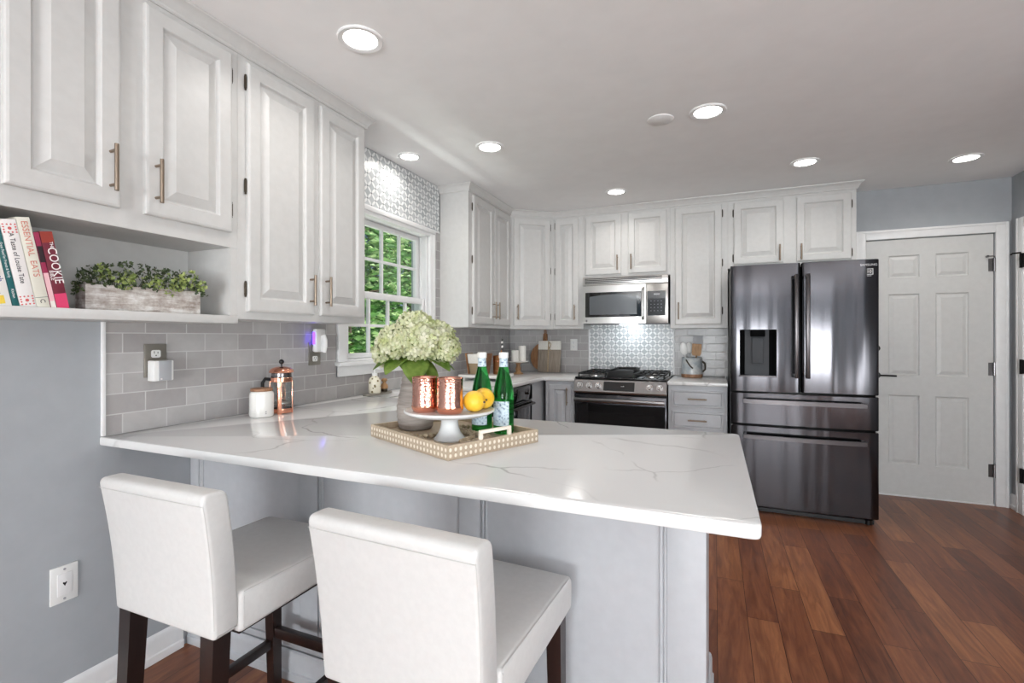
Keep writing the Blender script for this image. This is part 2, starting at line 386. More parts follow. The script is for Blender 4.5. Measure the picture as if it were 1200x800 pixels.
def xprofile(bm, poly, x0, x1, bev=.01, mi=0, steps=3):
    """extrude a ccw (y, z) outline along x with rounded ends"""
    rs = []
    if sum(poly[i-1][0]*poly[i][1]-poly[i][0]*poly[i-1][1] for i in range(len(poly))) < 0: poly = poly[::-1]
    for k in range(steps+1):
        a = PI/2*k/steps; rs.append((x0+bev*(1-math.sin(a)), bev*(1-math.cos(a))))
    rs = rs[::-1]; seq = rs+[(x0+x1-x, o) for x, o in rs[::-1]]
    rings(bm, [[Vector((x, y, z)) for y, z in offset(poly, o)] for x, o in seq], mi)
    bmesh.ops.recalc_face_normals(bm, faces=bm.faces)
def sweep(bm, path, prof, mi=0):
    """mitred moulding: path of (x, y), profile of (out, z); out lies to the right of the walking direction"""
    n = len(path); rs = []
    for i in range(n):
        p = Vector(path[i]); ns = []
        if i > 0: e = (p-Vector(path[i-1])).normalized(); ns.append(Vector((e.y, -e.x)))
        if i < n-1: e = (Vector(path[i+1])-p).normalized(); ns.append(Vector((e.y, -e.x)))
        m_ = sum(ns, Vector((0, 0))); m_.normalize(); k = 1/max(m_.dot(ns[0]), .3)
        rs.append([Vector((p.x+m_.x*o*k, p.y+m_.y*o*k, z)) for o, z in prof])
    rings(bm, rs, mi); bmesh.ops.recalc_face_normals(bm, faces=bm.faces)
def obj(name, bm, mats, parent=None, loc=None, rot=None, smooth=True, ang=35):
    me = bpy.data.meshes.new(name); bmesh.ops.recalc_face_normals(bm, faces=bm.faces) if False else None
    bm.to_mesh(me); bm.free()
    for m_ in (mats if isinstance(mats, (list, tuple)) else [mats]): me.materials.append(M[m_] if isinstance(m_, str) else m_)
    if smooth:
        for p in me.polygons: p.use_smooth = True
        me.set_sharp_from_angle(angle=math.radians(ang))
    o = bpy.data.objects.new(name, me); COL.objects.link(o)
    if loc: o.location = loc
    if rot: o.rotation_euler = rot
    if parent: o.parent = parent
    return o
B = bmesh.new
def tag(o, label, cat, group=None, kind=None):
    if label: o['label'] = label
    if cat: o['category'] = cat
    if group: o['group'] = group
    if kind: o['kind'] = kind
    return o
def thing(name, label, cat, loc=(0, 0, 0), rotz=0, group=None):
    o = bpy.data.objects.new(name, None); COL.objects.link(o); o.empty_display_size = .05
    o.location = loc; o.rotation_euler = (0, 0, rotz); return tag(o, label, cat, group)
def struct(name, bm, mats, label=None, cat=None, parent=None, **kw):
    o = obj(name, bm, mats, parent, **kw)
    if not parent: tag(o, label, cat, kind='structure')
    return o
def copy_tree(o, loc, rotz=0, label=None):
    r = o.copy(); COL.objects.link(r); r.location = loc; r.rotation_euler = (0, 0, rotz)
    if label: r['label'] = label
    def rec(a, b):
        for ch in list(a.children):
            c_ = ch.copy(); COL.objects.link(c_); c_.parent = b; rec(ch, c_)
    rec(o, r); return r
def lettering(parent, s, size, loc, rot, m_, name='lettering', ex=.0003, align='CENTER', sx=1.0, shear=0):
    cu = bpy.data.curves.new('tmp_text', 'FONT'); cu.body = s; cu.size = size; cu.align_x = align; cu.align_y = 'CENTER'; cu.extrude = ex; cu.shear = shear
    tmp = bpy.data.objects.new('tmp_text', cu); COL.objects.link(tmp)
    me = bpy.data.meshes.new_from_object(tmp.evaluated_get(bpy.context.evaluated_depsgraph_get()))
    bpy.data.objects.remove(tmp); bpy.data.curves.remove(cu)
    me.materials.clear(); me.materials.append(M[m_]); me.name = name
    o = bpy.data.objects.new(name, me); COL.objects.link(o); o.location = loc; o.rotation_euler = rot; o.scale = (sx, 1, 1)
    o.parent = parent; return o

YB, XR, ZC = 4.72, 4.03, 2.44       # back wall, right wall, ceiling
CT, CB = .906, .875                 # worktop top and underside
# ------------------------------------------------------------------ room shell
bm = B(); box(bm, -.15, -6.75, -.1, 5.5, YB+.15, 0); struct('floor', bm, 'floor', 'red-brown hardwood plank floor', 'floor', smooth=False)
bm = B(); box(bm, -.15, -6.75, ZC, 5.5, YB+.15, ZC+.12); struct('ceiling', bm, 'ceiling', 'smooth white ceiling over the kitchen', 'ceiling', smooth=False)
WY0, WY1, WZ0, WZ1 = 2.25, 3.142, 1.105, 2.035   # kitchen window opening
bm = B()
box(bm, -.15, -6.75, 0, 0, WY0, ZC); box(bm, -.15, WY1, 0, 0, YB+.15, ZC)
box(bm, -.15, WY0, 0, 0, WY1, WZ0); box(bm, -.15, WY0, WZ1, 0, WY1, ZC)
struct('wall_left', bm, 'wall', 'blue-gray painted wall on the left, with the kitchen window', 'wall', smooth=False)
DX0, DX1, DZ = 3.135, 3.932, 2.036            # back door opening
bm = B(); box(bm, 0, YB, 0, DX0, YB+.15, ZC); box(bm, DX1, YB, 0, XR+.15, YB+.15, ZC); box(bm, DX0, YB, DZ, DX1, YB+.15, ZC)
struct('wall_back', bm, 'wall', 'blue-gray painted wall behind the range, refrigerator and panel door', 'wall', smooth=False)
RY0, RY1 = 3.76, 4.54                          # right-hand door opening
bm = B(); box(bm, XR, RY1, 0, XR+.12, YB, ZC); box(bm, XR, 1.6, 0, XR+.12, RY0, ZC); box(bm, XR, RY0, 2.036, XR+.12, RY1, ZC)
box(bm, XR, 1.6, 0, 5.5, 1.48, ZC); box(bm, 5.38, -.5, 0, 5.5, 1.48, ZC); box(bm, 5.38, -6.75, 0, 5.5, -2.7, ZC); box(bm, 5.38, -2.7, 0, 5.5, -.5, .3); box(bm, 5.38, -2.7, 2.3, 5.5, -.5, ZC)
struct('wall_right', bm, 'wall', 'blue-gray painted wall on the right, beside the panel door', 'wall', smooth=False)
bm = B(); box(bm, 0, -6.75, 0, 1.2, -6.6, ZC); box(bm, 4.0, -6.75, 0, 5.38, -6.6, ZC); box(bm, 1.2, -6.75, 0, 4.0, -6.6, .3); box(bm, 1.2, -6.75, 2.35, 4.0, -6.6, ZC)
struct('wall_rear', bm, 'wall', 'wall with a wide window behind the viewpoint', 'wall', smooth=False)
BP = [(0, 0), (.014, 0), (.016, .012), (.016, .03), (.011, .034), (.011, .085), (.008, .098), (.004, .104), (0, .106)]
def baseboard(name, path, label):
    bm = B(); sweep(bm, path, BP); struct(name, bm, 'trim', label, 'baseboard')
baseboard('baseboard_left', [(0.0005, -6.6), (0.0005, 1.30)][::1], 'white baseboard along the left wall below the bar stools')
baseboard('baseboard_right', [(XR-.0005, YB), (XR-.0005, 4.64)], 'white baseboard in the corner right of the panel door')

# wall tile
bm = B(); box(bm, .0005, 1.029, CT+.001, .008, 2.165, 1.337); box(bm, .0005, 2.165, CT+.001, .008, 3.206, 1.03); box(bm, .0005, 3.206, CT+.001, .008, YB-.012, 2.075)
struct('trim_1', bm, 'tile_y', 'gray handmade subway tile backsplash on the left wall', 'tile backsplash', smooth=False)
bm = B(); box(bm, .009, YB-.008, CT+.001, .855, YB-.0005, 1.37); box(bm, 1.665, YB-.008, CT+.001, 2.12, YB-.0005, 1.37)
struct('trim_2', bm, 'tile_x', 'gray subway tile backsplash on the back wall either side of the range', 'tile backsplash', smooth=False)
bm = B(); box(bm, .0005, 2.12, 2.085, .009, 3.292, ZC-.001)
struct('trim_3', bm, 'accent_y', 'white and gray patterned mosaic tile above the kitchen window', 'accent tile', smooth=False)
bm = B(); box(bm, .87, YB-.009, CT-.03, 1.65, YB-.0005, 1.40)
struct('trim_4', bm, 'accent_x', 'white and gray patterned mosaic tile behind the range', 'accent tile', smooth=False)
bm = B()
box(bm, .855, YB-.012, CT+.001, .87, YB-.0005, 1.37, bev=.003); box(bm, 1.65, YB-.012, CT+.001, 1.665, YB-.0005, 1.37, bev=.003)
struct('trim_5', bm, 'trim', 'white pencil trim either side of the patterned tile behind the range', 'tile trim')
bm = B(); box(bm, .0005, 1.016, CT+.001, .013, 1.029, 1.322, bev=.003)
struct('trim_6', bm, 'trim', 'white pencil trim closing the near end of the left backsplash', 'tile trim')
bm = B(); box(bm, .0005, 2.12, 2.07, .014, 3.292, 2.085, bev=.003)
struct('trim_7', bm, 'trim', 'white pencil trim under the patterned tile above the window', 'tile trim')

# kitchen window
win = thing('window_1', 'white double-hung kitchen window with grid muntins, trees outside', 'window', (0, 2.675, WZ0)); win['kind'] = 'structure'
def wbox(bm, x0, y0, z0, x1, y1, z1, bev=.002): box(bm, x0, y0-2.675, z0-WZ0, x1, y1-2.675, z1-WZ0, bev=bev)
bm = B()
wbox(bm, .001, 2.172, 1.115, .022, 2.247, 2.0745); wbox(bm, .001, 3.138, 1.115, .022, 3.205, 2.0745); wbox(bm, .001, 2.2475, 2.02, .022, 3.1375, 2.0745)
wbox(bm, .0225, 2.172, 2.045, .03, 3.205, 2.0745); wbox(bm, .0225, 3.18, 1.115, .028, 3.205, 2.044)
obj('window_casing', bm, 'trim', win)
bm = B(); wbox(bm, -.12, 2.251, 1.13, -.001, 2.257, 2.033, 0); wbox(bm, -.12, 3.134, 1.13, -.001, 3.141, 2.033, 0); wbox(bm, -.12, 2.258, 2.02, -.001, 3.1335, 2.033, 0)
wbox(bm, -.066, 3.126, 1.13, -.056, 3.1335, 2.0195, 0); wbox(bm, -.016, 3.122, 1.13, -.002, 3.1335, 2.0195, 0); wbox(bm, -.066, 2.2575, 1.13, -.056, 2.264, 2.0195, 0)
obj('window_jamb', bm, 'trim', win, smooth=False)
bm = B(); wbox(bm, -.12, 2.252, 1.107, .0, 3.14, 1.128, .002); wbox(bm, .0005, 2.155, 1.092, .05, 3.225, 1.114, .004)
obj('window_sill', bm, 'trim', win)
bm = B(); wbox(bm, .0085, 2.172, 1.03, .022, 3.205, 1.091, .003); obj('window_apron', bm, 'trim', win)
def sash(name, x, y0, y1, z0, z1, rail0, rail1, st):
    bm = B(); wbox(bm, x-.016, y0, z0, x+.016, y0+st, z1); wbox(bm, x-.016, y1-st, z0, x+.016, y1, z1)
    wbox(bm, x-.0155, y0+st, z0, x+.0155, y1-st, z0+rail0); wbox(bm, x-.0155, y0+st, z1-rail1, x+.0155, y1-st, z1)
    s_ = obj(name, bm, 'trim', win)
    bm = B(); g0, g1, h0, h1 = y0+st, y1-st, z0+rail0, z1-rail1
    for k in (1, 2, 3): yy = g0+(g1-g0)*k/4; wbox(bm, x-.011, yy-.009, h0, x+.011, yy+.009, h1)
    zz = (h0+h1)/2
    for k in range(4): wbox(bm, x-.0105, g0+(g1-g0)*k/4+(.009 if k else 0), zz-.009, x+.0105, g0+(g1-g0)*(k+1)/4-(.009 if k < 3 else 0), zz+.009)
    obj('muntin', bm, 'trim', s_)
    bm = B(); wbox(bm, x-.002, g0-.004, h0-.004, x+.002, g1+.004, h1+.004, 0); obj('pane', bm, 'pane', s_, smooth=False)
sash('upper_sash', -.088, 2.2585, 3.1325, 1.515, 2.0185, .04, .034, .041)
sash('lower_sash', -.036, 2.2585, 3.1325, 1.1305, 1.548, .03, .044, .041)

# back door
door = thing('door_1', 'white six-panel door beside the refrigerator', 'door', ((DX0+DX1)/2, YB, 0)); door['kind'] = 'structure'
dcx = (DX0+DX1)/2
bm = B()
x0, x1, z0, z1, yf = DX0+.004-dcx, DX1-.004-dcx, .012, DZ-.004, .004
xs = [x0, 3.285-dcx, 3.485-dcx, 3.585-dcx, 3.785-dcx, x1]; zs = [z0, .255, .80, .957, 1.60, 1.727, 1.905, z1]
def ringpanel(bm, a, b, c_, d, y, prof):
    rs = [[Vector((a+o, y+h, c_+o)), Vector((b-o, y+h, c_+o)), Vector((b-o, y+h, d-o)), Vector((a+o, y+h, d-o))] for o, h in prof]
    rings(bm, rs, 0, cap0=False)
for i in range(5):
    for j in range(7):
        if i in (1, 3) and j in (1, 3, 5): ringpanel(bm, xs[i], xs[i+1], zs[j], zs[j+1], yf, [(0, 0), (.006, .008), (.012, .01), (.034, .003), (.036, .002)])
        else: bm.faces.new([bm.verts.new(Vector(p)) for p in ((xs[i], yf, zs[j]), (xs[i+1], yf, zs[j]), (xs[i+1], yf, zs[j+1]), (xs[i], yf, zs[j+1]))])
box(bm, x0, yf+.012, z0, x1, yf+.04, z1)
for a, b in ((x0, x0), (x1, x1)): bm.faces.new([bm.verts.new(Vector(p)) for p in ((a, yf, z0), (a, yf+.04, z0), (a, yf+.04, z1), (a, yf, z1))])
bmesh.ops.remove_doubles(bm, verts=bm.verts, dist=.0005); bmesh.ops.recalc_face_normals(bm, faces=bm.faces)
leaf = obj('door_leaf', bm, 'door_white', door, smooth=False)
bm = B()
def casing(bm, x, y0, y1, z0, z1): pass
cw = .075
for a, b in ((DX0-cw, DX0-.002), (DX1+.002, DX1+cw)): box(bm, a-dcx, -.018, 0, b-dcx, -.0005, DZ+cw, bev=.004)
box(bm, DX0-.0015-dcx, -.0175, DZ+.002, DX1+.0015-dcx, -.0005, DZ+cw, bev=.004)
for a, b in ((DX0-cw, DX0-cw+.018), (DX1+cw-.018, DX1+cw)): box(bm, a-dcx, -.024, 0, b-dcx, -.0185, DZ+cw, bev=.002)
box(bm, DX0-cw+.0185-dcx, -.024, DZ+cw-.018, DX1+cw-.0185-dcx, -.0185, DZ+cw, bev=.002)
obj('door_casing', bm, 'trim', door)
bm = B(); box(bm, DX0+.001-dcx, -.004, .0005, DX1-.001-dcx, .03, .011); obj('door_threshold', bm, 'trim', door, smooth=False)
for hz in (.26, 1.02, 1.80):
    bm = B(); cyl(bm, (x1+.002, -.006, hz-.05), (x1+.002, -.006, hz+.05), .008, seg=10); cyl(bm, (x1+.002, -.006, hz+.05), (x1+.002, -.006, hz+.058), .005, .002, 10)
    box(bm, x1-.03, -.001, hz-.048, x1, .0035, hz+.048)
    if hz > 1.5: tube(bm, [(x1+.0, -.012, hz+.06), (x1-.02, -.035, hz+.06), (x1-.045, -.03, hz+.06)], .004, 8); cyl(bm, (x1-.045, -.035, hz+.06), (x1-.045, -.012, hz+.06), .008, seg=10)
    obj('hinge', bm, 'steel_dark', door)
bm = B(); hx = x0+.065; cyl(bm, (hx, .003, .955), (hx, -.01, .955), .028, seg=20); cyl(bm, (hx, -.01, .955), (hx, -.05, .955), .01, seg=12)
tube(bm, [(hx-.005, -.05, .955), (hx+.05, -.052, .955), (hx+.12, -.05, .953)], .009, 10, flat=.8)
cyl(bm, (hx, .003, 1.17), (hx, -.012, 1.17), .026, seg=20)
obj('door_handle', bm, 'black_metal', door)

# second door, in the right wall
d2 = thing('door_2', 'white door with black hinges at the right edge of the photo', 'door', (XR, (RY0+RY1)/2, 0), -PI/2); d2['kind'] = 'structure'
hw = (RY1-RY0)/2
bm = B(); box(bm, -hw+.004, .02, .012, hw-.004, .055, 2.03); obj('door_leaf', bm, 'door_white', d2, smooth=False)
bm = B()
for a, b in ((-hw-.075, -hw-.001), (hw+.001, hw+.075)): box(bm, a, -.018, 0, b, -.0005, 2.036+.075, bev=.004)
box(bm, -hw-.0005, -.0175, 2.038, hw+.0005, -.0005, 2.111, bev=.004)
box(bm, -hw-.075, -.024, 0, -hw-.058, -.0185, 2.111, bev=.002); box(bm, hw+.058, -.024, 0, hw+.075, -.0185, 2.111, bev=.002)
obj('door_casing', bm, 'trim', d2)
for hz in (.28, 1.05, 1.80):
    bm = B(); box(bm, -hw+.0, -.026, hz-.05, -hw+.03, -.0185, hz+.05); cyl(bm, (-hw, -.028, hz-.052), (-hw, -.028, hz+.052), .009, seg=10)
    if hz > 1.5: tube(bm, [(-hw, -.028, hz+.056), (-hw-.03, -.06, hz+.056), (-hw-.05, -.06, hz+.05)], .006, 8)
    obj('hinge', bm, 'black_metal', d2)

# ------------------------------------------------------------------ ceiling fixtures
def downlight(x, y, r, label):
    th = thing('recessed_light', label, 'ceiling light', (x, y, ZC), 0, 'recessed ceiling lights')
    bm = B(); lathe(bm, [(r*.72, -.002), (r*.76, -.006), (r*.96, -.008), (r, -.004), (r, -.0005)], seg=40, cap0=False, cap1=False); obj('trim_ring', bm, 'trim', th)
    bm = B(); lathe(bm, [(.0002, -.0035), (r*.5, -.0045), (r*.745, -.003)], seg=40, cap0=True, cap1=False); obj('lens', bm, 'led', th)
    lamp('downlight_lamp', 'AREA', (0, 0, -.012), (0, 0, 0), DOWN_E*(.5 if r < .08 else 1), (1, .965, .92), r*1.3, parent=th, spread=math.radians(150))
    return th
downlight(.712, 1.537, .088, 'largest recessed ceiling light, in front of the left wall cabinets')
downlight(.718, 2.719, .088, 'recessed ceiling light between the window and the ceiling cover plate, above the peninsula flowers')
downlight(.165, 2.66, .075, 'small recessed ceiling light close to the patterned tile above the window')
downlight(1.973, 2.733, .092, 'recessed ceiling light next to the round blank ceiling cover')
downlight(1.268, 3.952, .085, 'recessed ceiling light above the range and microwave')
downlight(2.57, 3.78, .088, 'recessed ceiling light in front of the cabinets over the refrigerator')
downlight(3.536, 4.10, .088, 'rightmost recessed ceiling light, in front of the panel door')
bm = B(); lathe(bm, [(.0002, -.007), (.06, -.007), (.068, -.004), (.07, -.0005)], (0, 0, 0), 36); tag(obj('ceiling_cover', bm, 'ceiling', loc=(1.735, 2.735, ZC)), 'round white blank cover plate on the ceiling', 'cover plate')

# ------------------------------------------------------------------ cabinets
DOORP = [(0, 0), (0, .014), (.003, .0175), (.009, .0195), (.052, .0195), (.055, .017), (.058, .0095), (.061, .0065), (.065, .0065), (.094, .017), (.097, .0185)]
def door_panel(bm, x0, x1, z0, z1, y, prof=None):
    prof = prof or DOORP; k = min(1, (min(x1-x0, z1-z0)/2-.02)/.095)
    rs = [[Vector((x0+o*k, y-h, z0+o*k)), Vector((x1-o*k, y-h, z0+o*k)), Vector((x1-o*k, y-h, z1-o*k)), Vector((x0+o*k, y-h, z1-o*k))] for o, h in prof]
    rings(bm, rs); bmesh.ops.recalc_face_normals(bm, faces=bm.faces)
def pull(parent, x, z0, z1, y, horiz=False, m_='nickel'):
    bm = B()
    if not horiz:
        cyl(bm, (x, y-.032, z0), (x, y-.032, z1), .006, seg=12, bev=.001)
        for z in (z0+.02, z1-.02): cyl(bm, (x, y, z), (x, y-.03, z), .0045, seg=10)
    else:
        zz = z0; cyl(bm, (x, y-.032, zz), (z1, y-.032, zz), .006, seg=12, bev=.001)
        for q in (x+.02, z1-.02): cyl(bm, (q, y, zz), (q, y-.03, zz), .0045, seg=10)
    return obj('handle', bm, m_, parent)
def hinge(parent, x, z, y, side):
    bm = B(); cyl(bm, (x, y-.004, z-.024), (x, y-.004, z+.024), .0055, seg=8); sphere(bm, (x, y-.004, z+.028), .0045, 8, 6); sphere(bm, (x, y-.004, z-.028), .0045, 8, 6)
    box(bm, x, y-.003, z-.02, x-side*.012, y, z+.02)
    return obj('hinge', bm, 'bronze', parent)
def cab_door(parent, x0, x1, z0, z1, y, m_='cab_white', hs=None, hz=None, hinge_side=None, hinges=(), name='cabinet_door', pullm='nickel'):
    """hs: +1 handle at the right edge, -1 at the left"""
    bm = B(); door_panel(bm, x0, x1, z0, z1, y); d = obj(name, bm, m_, parent, smooth=False)
    if hs:
        hx = x1-.03 if hs > 0 else x0+.03
        pull(d, hx, hz[0], hz[1], y-.0195, m_=pullm)
    for z in hinges:
        hx = x1+.004 if hinge_side > 0 else x0-.004
        hinge(d, hx, z, y-.001, hinge_side)
    return d

# left wall units; local frame: x to the right along the wall (world +y), y into the wall, z up
L = lambda y: (0.0015, y, 0)
D = .26
c = thing('wall_cabinet', 'white two-door wall cabinet over an open book shelf, upper left', 'cabinet', (0.0015, .60, 1.312), PI/2)
bm = B(); w = .748; zt = 2.40-1.312; zn = 1.608-1.312
box(bm, 0, -D, zn, w, 0, zt, bev=.0015)
box(bm, 0, -D, .0315, .018, 0, zn-.0005); box(bm, w-.03, -D, .0315, w, 0, zn-.0005); box(bm, .0185, -.012, .0315, w-.0305, 0, zn-.0005)
obj('carcass', bm, 'cab_white', c, smooth=False)
bm = B(); box(bm, 0, -D-.006, 0, w, 0, .031, bev=.003); obj('open_shelf', bm, 'cab_white', c)
cab_door(c, .06, .332, 1.665-1.312, 2.362-1.312, -D, hs=1, hz=(1.708-1.312, 1.853-1.312))
cab_door(c, .404, .715, 1.665-1.312, 2.362-1.312, -D, hs=-1, hz=(1.704-1.312, 1.850-1.312), hinge_side=1, hinges=(1.755-1.312, 2.278-1.312))
c = thing('wall_cabinet', 'tall white two-door wall cabinet left of the window', 'cabinet', (0.0015, 1.3485, 1.330), PI/2)
bm = B(); w = .7575; zt = 2.40-1.33
box(bm, 0, -D, 0, w, 0, zt, bev=.0015); obj('carcass', bm, 'cab_white', c, smooth=False)
cab_door(c, .036, .386, .032, 1.032, -D, hs=1, hz=(.074, .214), hinge_side=-1, hinges=(.122, .535, .953))
cab_door(c, .424, .738, .032, 1.032, -D, hs=-1, hz=(.074, .216), hinge_side=1, hinges=(.122, .535, .953))
CR = [(0, 2.383), (.006, 2.383), (.010, 2.388), (.010, 2.395), (.016, 2.402), (.020, 2.412), (.034, 2.428), (.040, 2.431), (.042, 2.4385), (0, 2.4385)]
bm = B(); sweep(bm, [(D+.0022, .60), (D+.0022, 2.1067), (.0092, 2.1067)], CR)
tag(obj('crown_molding', bm, 'cab_white'), 'white crown molding on top of the upper left cabinets, mitred at the window end', 'crown molding')
c = thing('wall_cabinet', 'white two-door wall cabinet on the left wall, past the window', 'cabinet', (0.0085, 3.300, 1.335), PI/2)
bm = B(); w = .828; zt = 2.40-1.335; D2 = .252
box(bm, 0, -D2, 0, w, 0, zt, bev=.0015); obj('carcass', bm, 'cab_white', c, smooth=False)
cab_door(c, .06, .435, .028, 1.03, -D2, hs=1, hz=(.075, .22), hinge_side=-1, hinges=(.13, .53, .94))
cab_door(c, .447, .79, .028, 1.03, -D2, hs=-1, hz=(.075, .22))
# diagonal corner cabinet
YF = 4.40                                     # face of the back wall units
pa, pb = Vector((D2+.0085, 4.1285)), Vector((.585, YF)); e = (pb-pa); ang = math.atan2(e.y, e.x); wd = e.length
c = thing('corner_wall_cabinet', 'white diagonal corner wall cabinet with a single door', 'cabinet', (pa.x, pa.y, 1.335), ang)
bm = B(); ca, sa = math.cos(-ang), math.sin(-ang)
poly = [(q[0]-pa.x, q[1]-pa.y) for q in ((pa.x, pa.y+.0005), (.5845, YF), (.5845, YB-.0085), (.0085, YB-.0085), (.0085, 4.1295))]
poly = [(x*ca-y*sa, x*sa+y*ca) for x, y in poly]
prism(bm, poly, 0, 2.40-1.335); obj('carcass', bm, 'cab_white', c, smooth=False)
cab_door(c, .03, wd-.03, .028, 1.03, -.0005, hs=-1, hz=(.085, .225), hinge_side=1, hinges=(.115, .55, .96))
def backcab(label, x0, x1, z0, doors, zt=2.40, depth=None):
    c = thing('wall_cabinet', label, 'cabinet', (x0, YB-.0085, z0), 0); dd = YB-.0085-YF
    bm = B(); box(bm, 0, -dd, 0, x1-x0-.0005, 0, zt-z0, bev=.0015); obj('carcass', bm, 'cab_white', c, smooth=False)
    for (a, b, q0, q1, hs, hz, hsd, hh) in doors:
        cab_door(c, a-x0, b-x0, q0-z0, q1-z0, -dd, hs=hs, hz=(hz[0]-z0, hz[1]-z0), hinge_side=hsd, hinges=[h-z0 for h in hh])
    return c
backcab('narrow white one-door wall cabinet between the corner cabinet and the microwave', .585, .882, 1.335, [(.612, .838, 1.365, 2.365, 1, (1.42, 1.56), -1, (1.45, 1.88, 2.31))])
backcab('short white two-door wall cabinet above the microwave', .882, 1.652, 1.80, [(.905, 1.232, 1.828, 2.365, 1, (1.86, 1.995), 0, ()), (1.293, 1.622, 1.828, 2.365, -1, (1.86, 1.995), 0, ())])
backcab('tall white one-door wall cabinet between the microwave and the refrigerator', 1.652, 2.108, 1.335, [(1.692, 2.062, 1.365, 2.365, -1, (1.41, 1.555), 1, (1.48, 1.88, 2.29))])
backcab('white two-door wall cabinet over the refrigerator', 2.108, 3.0, 1.825, [(2.152, 2.514, 1.855, 2.362, 1, (1.865, 1.995), -1, (1.91, 2.28)), (2.602, 2.966, 1.855, 2.362, -1, (1.865, 1.99), 1, (1.905, 2.275))])
bm = B(); sweep(bm, [(.0095, 3.2985), (pa.x+.0012, 3.2985), (pa.x+.0012, pa.y-.0006), (pb.x, YF-.0012), (3.0005, YF-.0012), (3.0005, YB-.001)], CR)
tag(obj('crown_molding', bm, 'cab_white'), 'white crown molding running over the corner and back wall cabinets', 'crown molding')

# ------------------------------------------------------------------ peninsula, base units, worktops
pen = thing('peninsula_base', 'gray panelled peninsula base under the white quartz overhang', 'cabinet', (.0015, 1.335, 0))
PX = 1.985
bm = B(); box(bm, 0, .008, .0, PX, .585, CB-.0015); obj('carcass', bm, 'cab_gray', pen, smooth=False)
for a, b in ((.0, .05), (.603, .686), (1.265, 1.338), (1.888, PX)):
    bm = B(); box(bm, a, 0, .135, b, .0075, CB-.0015, bev=.002); obj('stile', bm, 'cab_gray', pen)
bm = B(); box(bm, 0, -.001, .11, PX, .0075, .134, bev=.001); obj('bottom_rail', bm, 'cab_gray', pen)
for a in (.052, .690, 1.342, 1.868):
    bm = B(); 
    for k in range(2): cyl(bm, (a+.005+k*.011, .006, .135), (a+.005+k*.011, .006, CB-.003), .0048, seg=10)
    obj('bead_molding', bm, 'cab_gray', pen)
bm = B(); sweep(bm, [(0, -.0012), (PX+.001, -.0012), (PX+.001, .58)], BP); obj('plinth_board', bm, 'cab_gray', pen)
# worktop
bm = B()
outer = [(.001, 1.015), (2.089, 1.015), (2.089, 1.945), (.605, 1.945), (.605, 4.06), (.8875, 4.06), (.8875, YB-.001), (.001, YB-.001)]
outer = rounded(outer, [0, .022, .022, .03, .03, 0, 0, 0])
hole = rounded([(.11, 2.33), (.11, 3.03), (.52, 3.03), (.52, 2.33)], .02)
slab(bm, outer, [hole], CB, CT, .006); tag(obj('worktop', bm, 'quartz'), 'white veined quartz worktop of the peninsula and the window run', 'countertop')
bm = B(); slab(bm, rounded([(1.6575, 4.06), (2.100, 4.06), (2.100, YB-.001), (1.6575, YB-.001)], 0), [], CB, CT, .006); tag(obj('worktop', bm, 'quartz'), 'short white quartz worktop between the range and the refrigerator', 'countertop')
# sink
sk = thing('sink', 'white undermount sink in the worktop under the window', 'sink', (.315, 2.68, .70))
bm = B(); sb = rounded([(-.215, -.36), (.215, -.36), (.215, .36), (-.215, .36)], .04)
rings(bm, [[Vector((x, y, z)) for x, y in offset(sb, o)] for o, z in ((-.02, .174), (-.02, .17), (-.006, .168), (-.006, -.008), (.03, -.01))]+[[Vector((x, y, z)) for x, y in offset(sb, o)] for o, z in ((.03, .0), (.012, .01), (0, .03), (0, .174))], cap0=True, cap1=False)
bm.faces.new([v for v in []]) if False else None
bmesh.ops.recalc_face_normals(bm, faces=bm.faces); obj('basin', bm, 'ceramic_white', sk)
bm = B(); box(bm, -.18, -.32, .0005, .18, .32, .003); obj('basin_floor', bm, 'ceramic_white', sk, smooth=False)
bm = B(); lathe(bm, [(.0002, .0035), (.03, .0035), (.04, .006), (.042, .0032)], seg=24); obj('drain', bm, 'steel', sk)
# base cabinet helper (local x along face, y into wall)
def basecab(label, loc, rz, w, d, doors, drawers=(), ztop=CB-.0015, kick=True):
    c = thing('base_cabinet', label, 'cabinet', loc, rz)
    bm = B(); box(bm, 0, -d, .10, w, 0, ztop, bev=.001); box(bm, 0, -d+.06, 0, w, 0, .0995); obj('carcass', bm, 'cab_gray', c, smooth=False)
    for (a, b, z0, z1, hs, hz) in doors: cab_door(c, a, b, z0, z1, -d, 'cab_gray', hs, hz)
    for (a, b, z0, z1) in drawers:
        bm = B(); door_panel(bm, a, b, z0, z1, -d, [(0, 0), (0, .014), (.003, .018), (.008, .0195), (.026, .0195), (.029, .0165), (.034, .011), (.04, .0165), (.042, .017)])
        dr = obj('drawer_front', bm, 'cab_gray', c, smooth=False); mid = (a+b)/2; pull(dr, mid-.07, (z0+z1)/2, mid+.07, -d-.017, horiz=True)
    return c
basecab('gray sink base cabinet under the window worktop', (.0015, 2.31, 0), PI/2, .80, .572, [(.03, .39, .13, .68, 1, (.50, .64)), (.41, .77, .13, .68, -1, (.50, .64))], ztop=.675)
basecab('gray corner base cabinet beside the dishwasher, one door toward the range', (.62, YB-.001, 0), 0, .262, YB-4.09, [(.035, .235, .13, .845, 1, (.67, .82))])
bm = B(); box(bm, .012, 3.815, 0, .574, 4.70, CB-.0015, bev=.001); box(bm, .5745, 3.8155, .10, .58, 4.088, CB-.002); tag(obj('corner_filler', bm, 'cab_gray', smooth=False), 'gray corner filler panel right of the black dishwasher', 'cabinet panel')
basecab('gray three-drawer base cabinet between the range and the refrigerator', (1.662, YB-.001, 0), 0, .434, YB-4.09, [], [(.028, .41, .705, .838), (.028, .41, .535, .672), (.028, .41, .13, .50)])
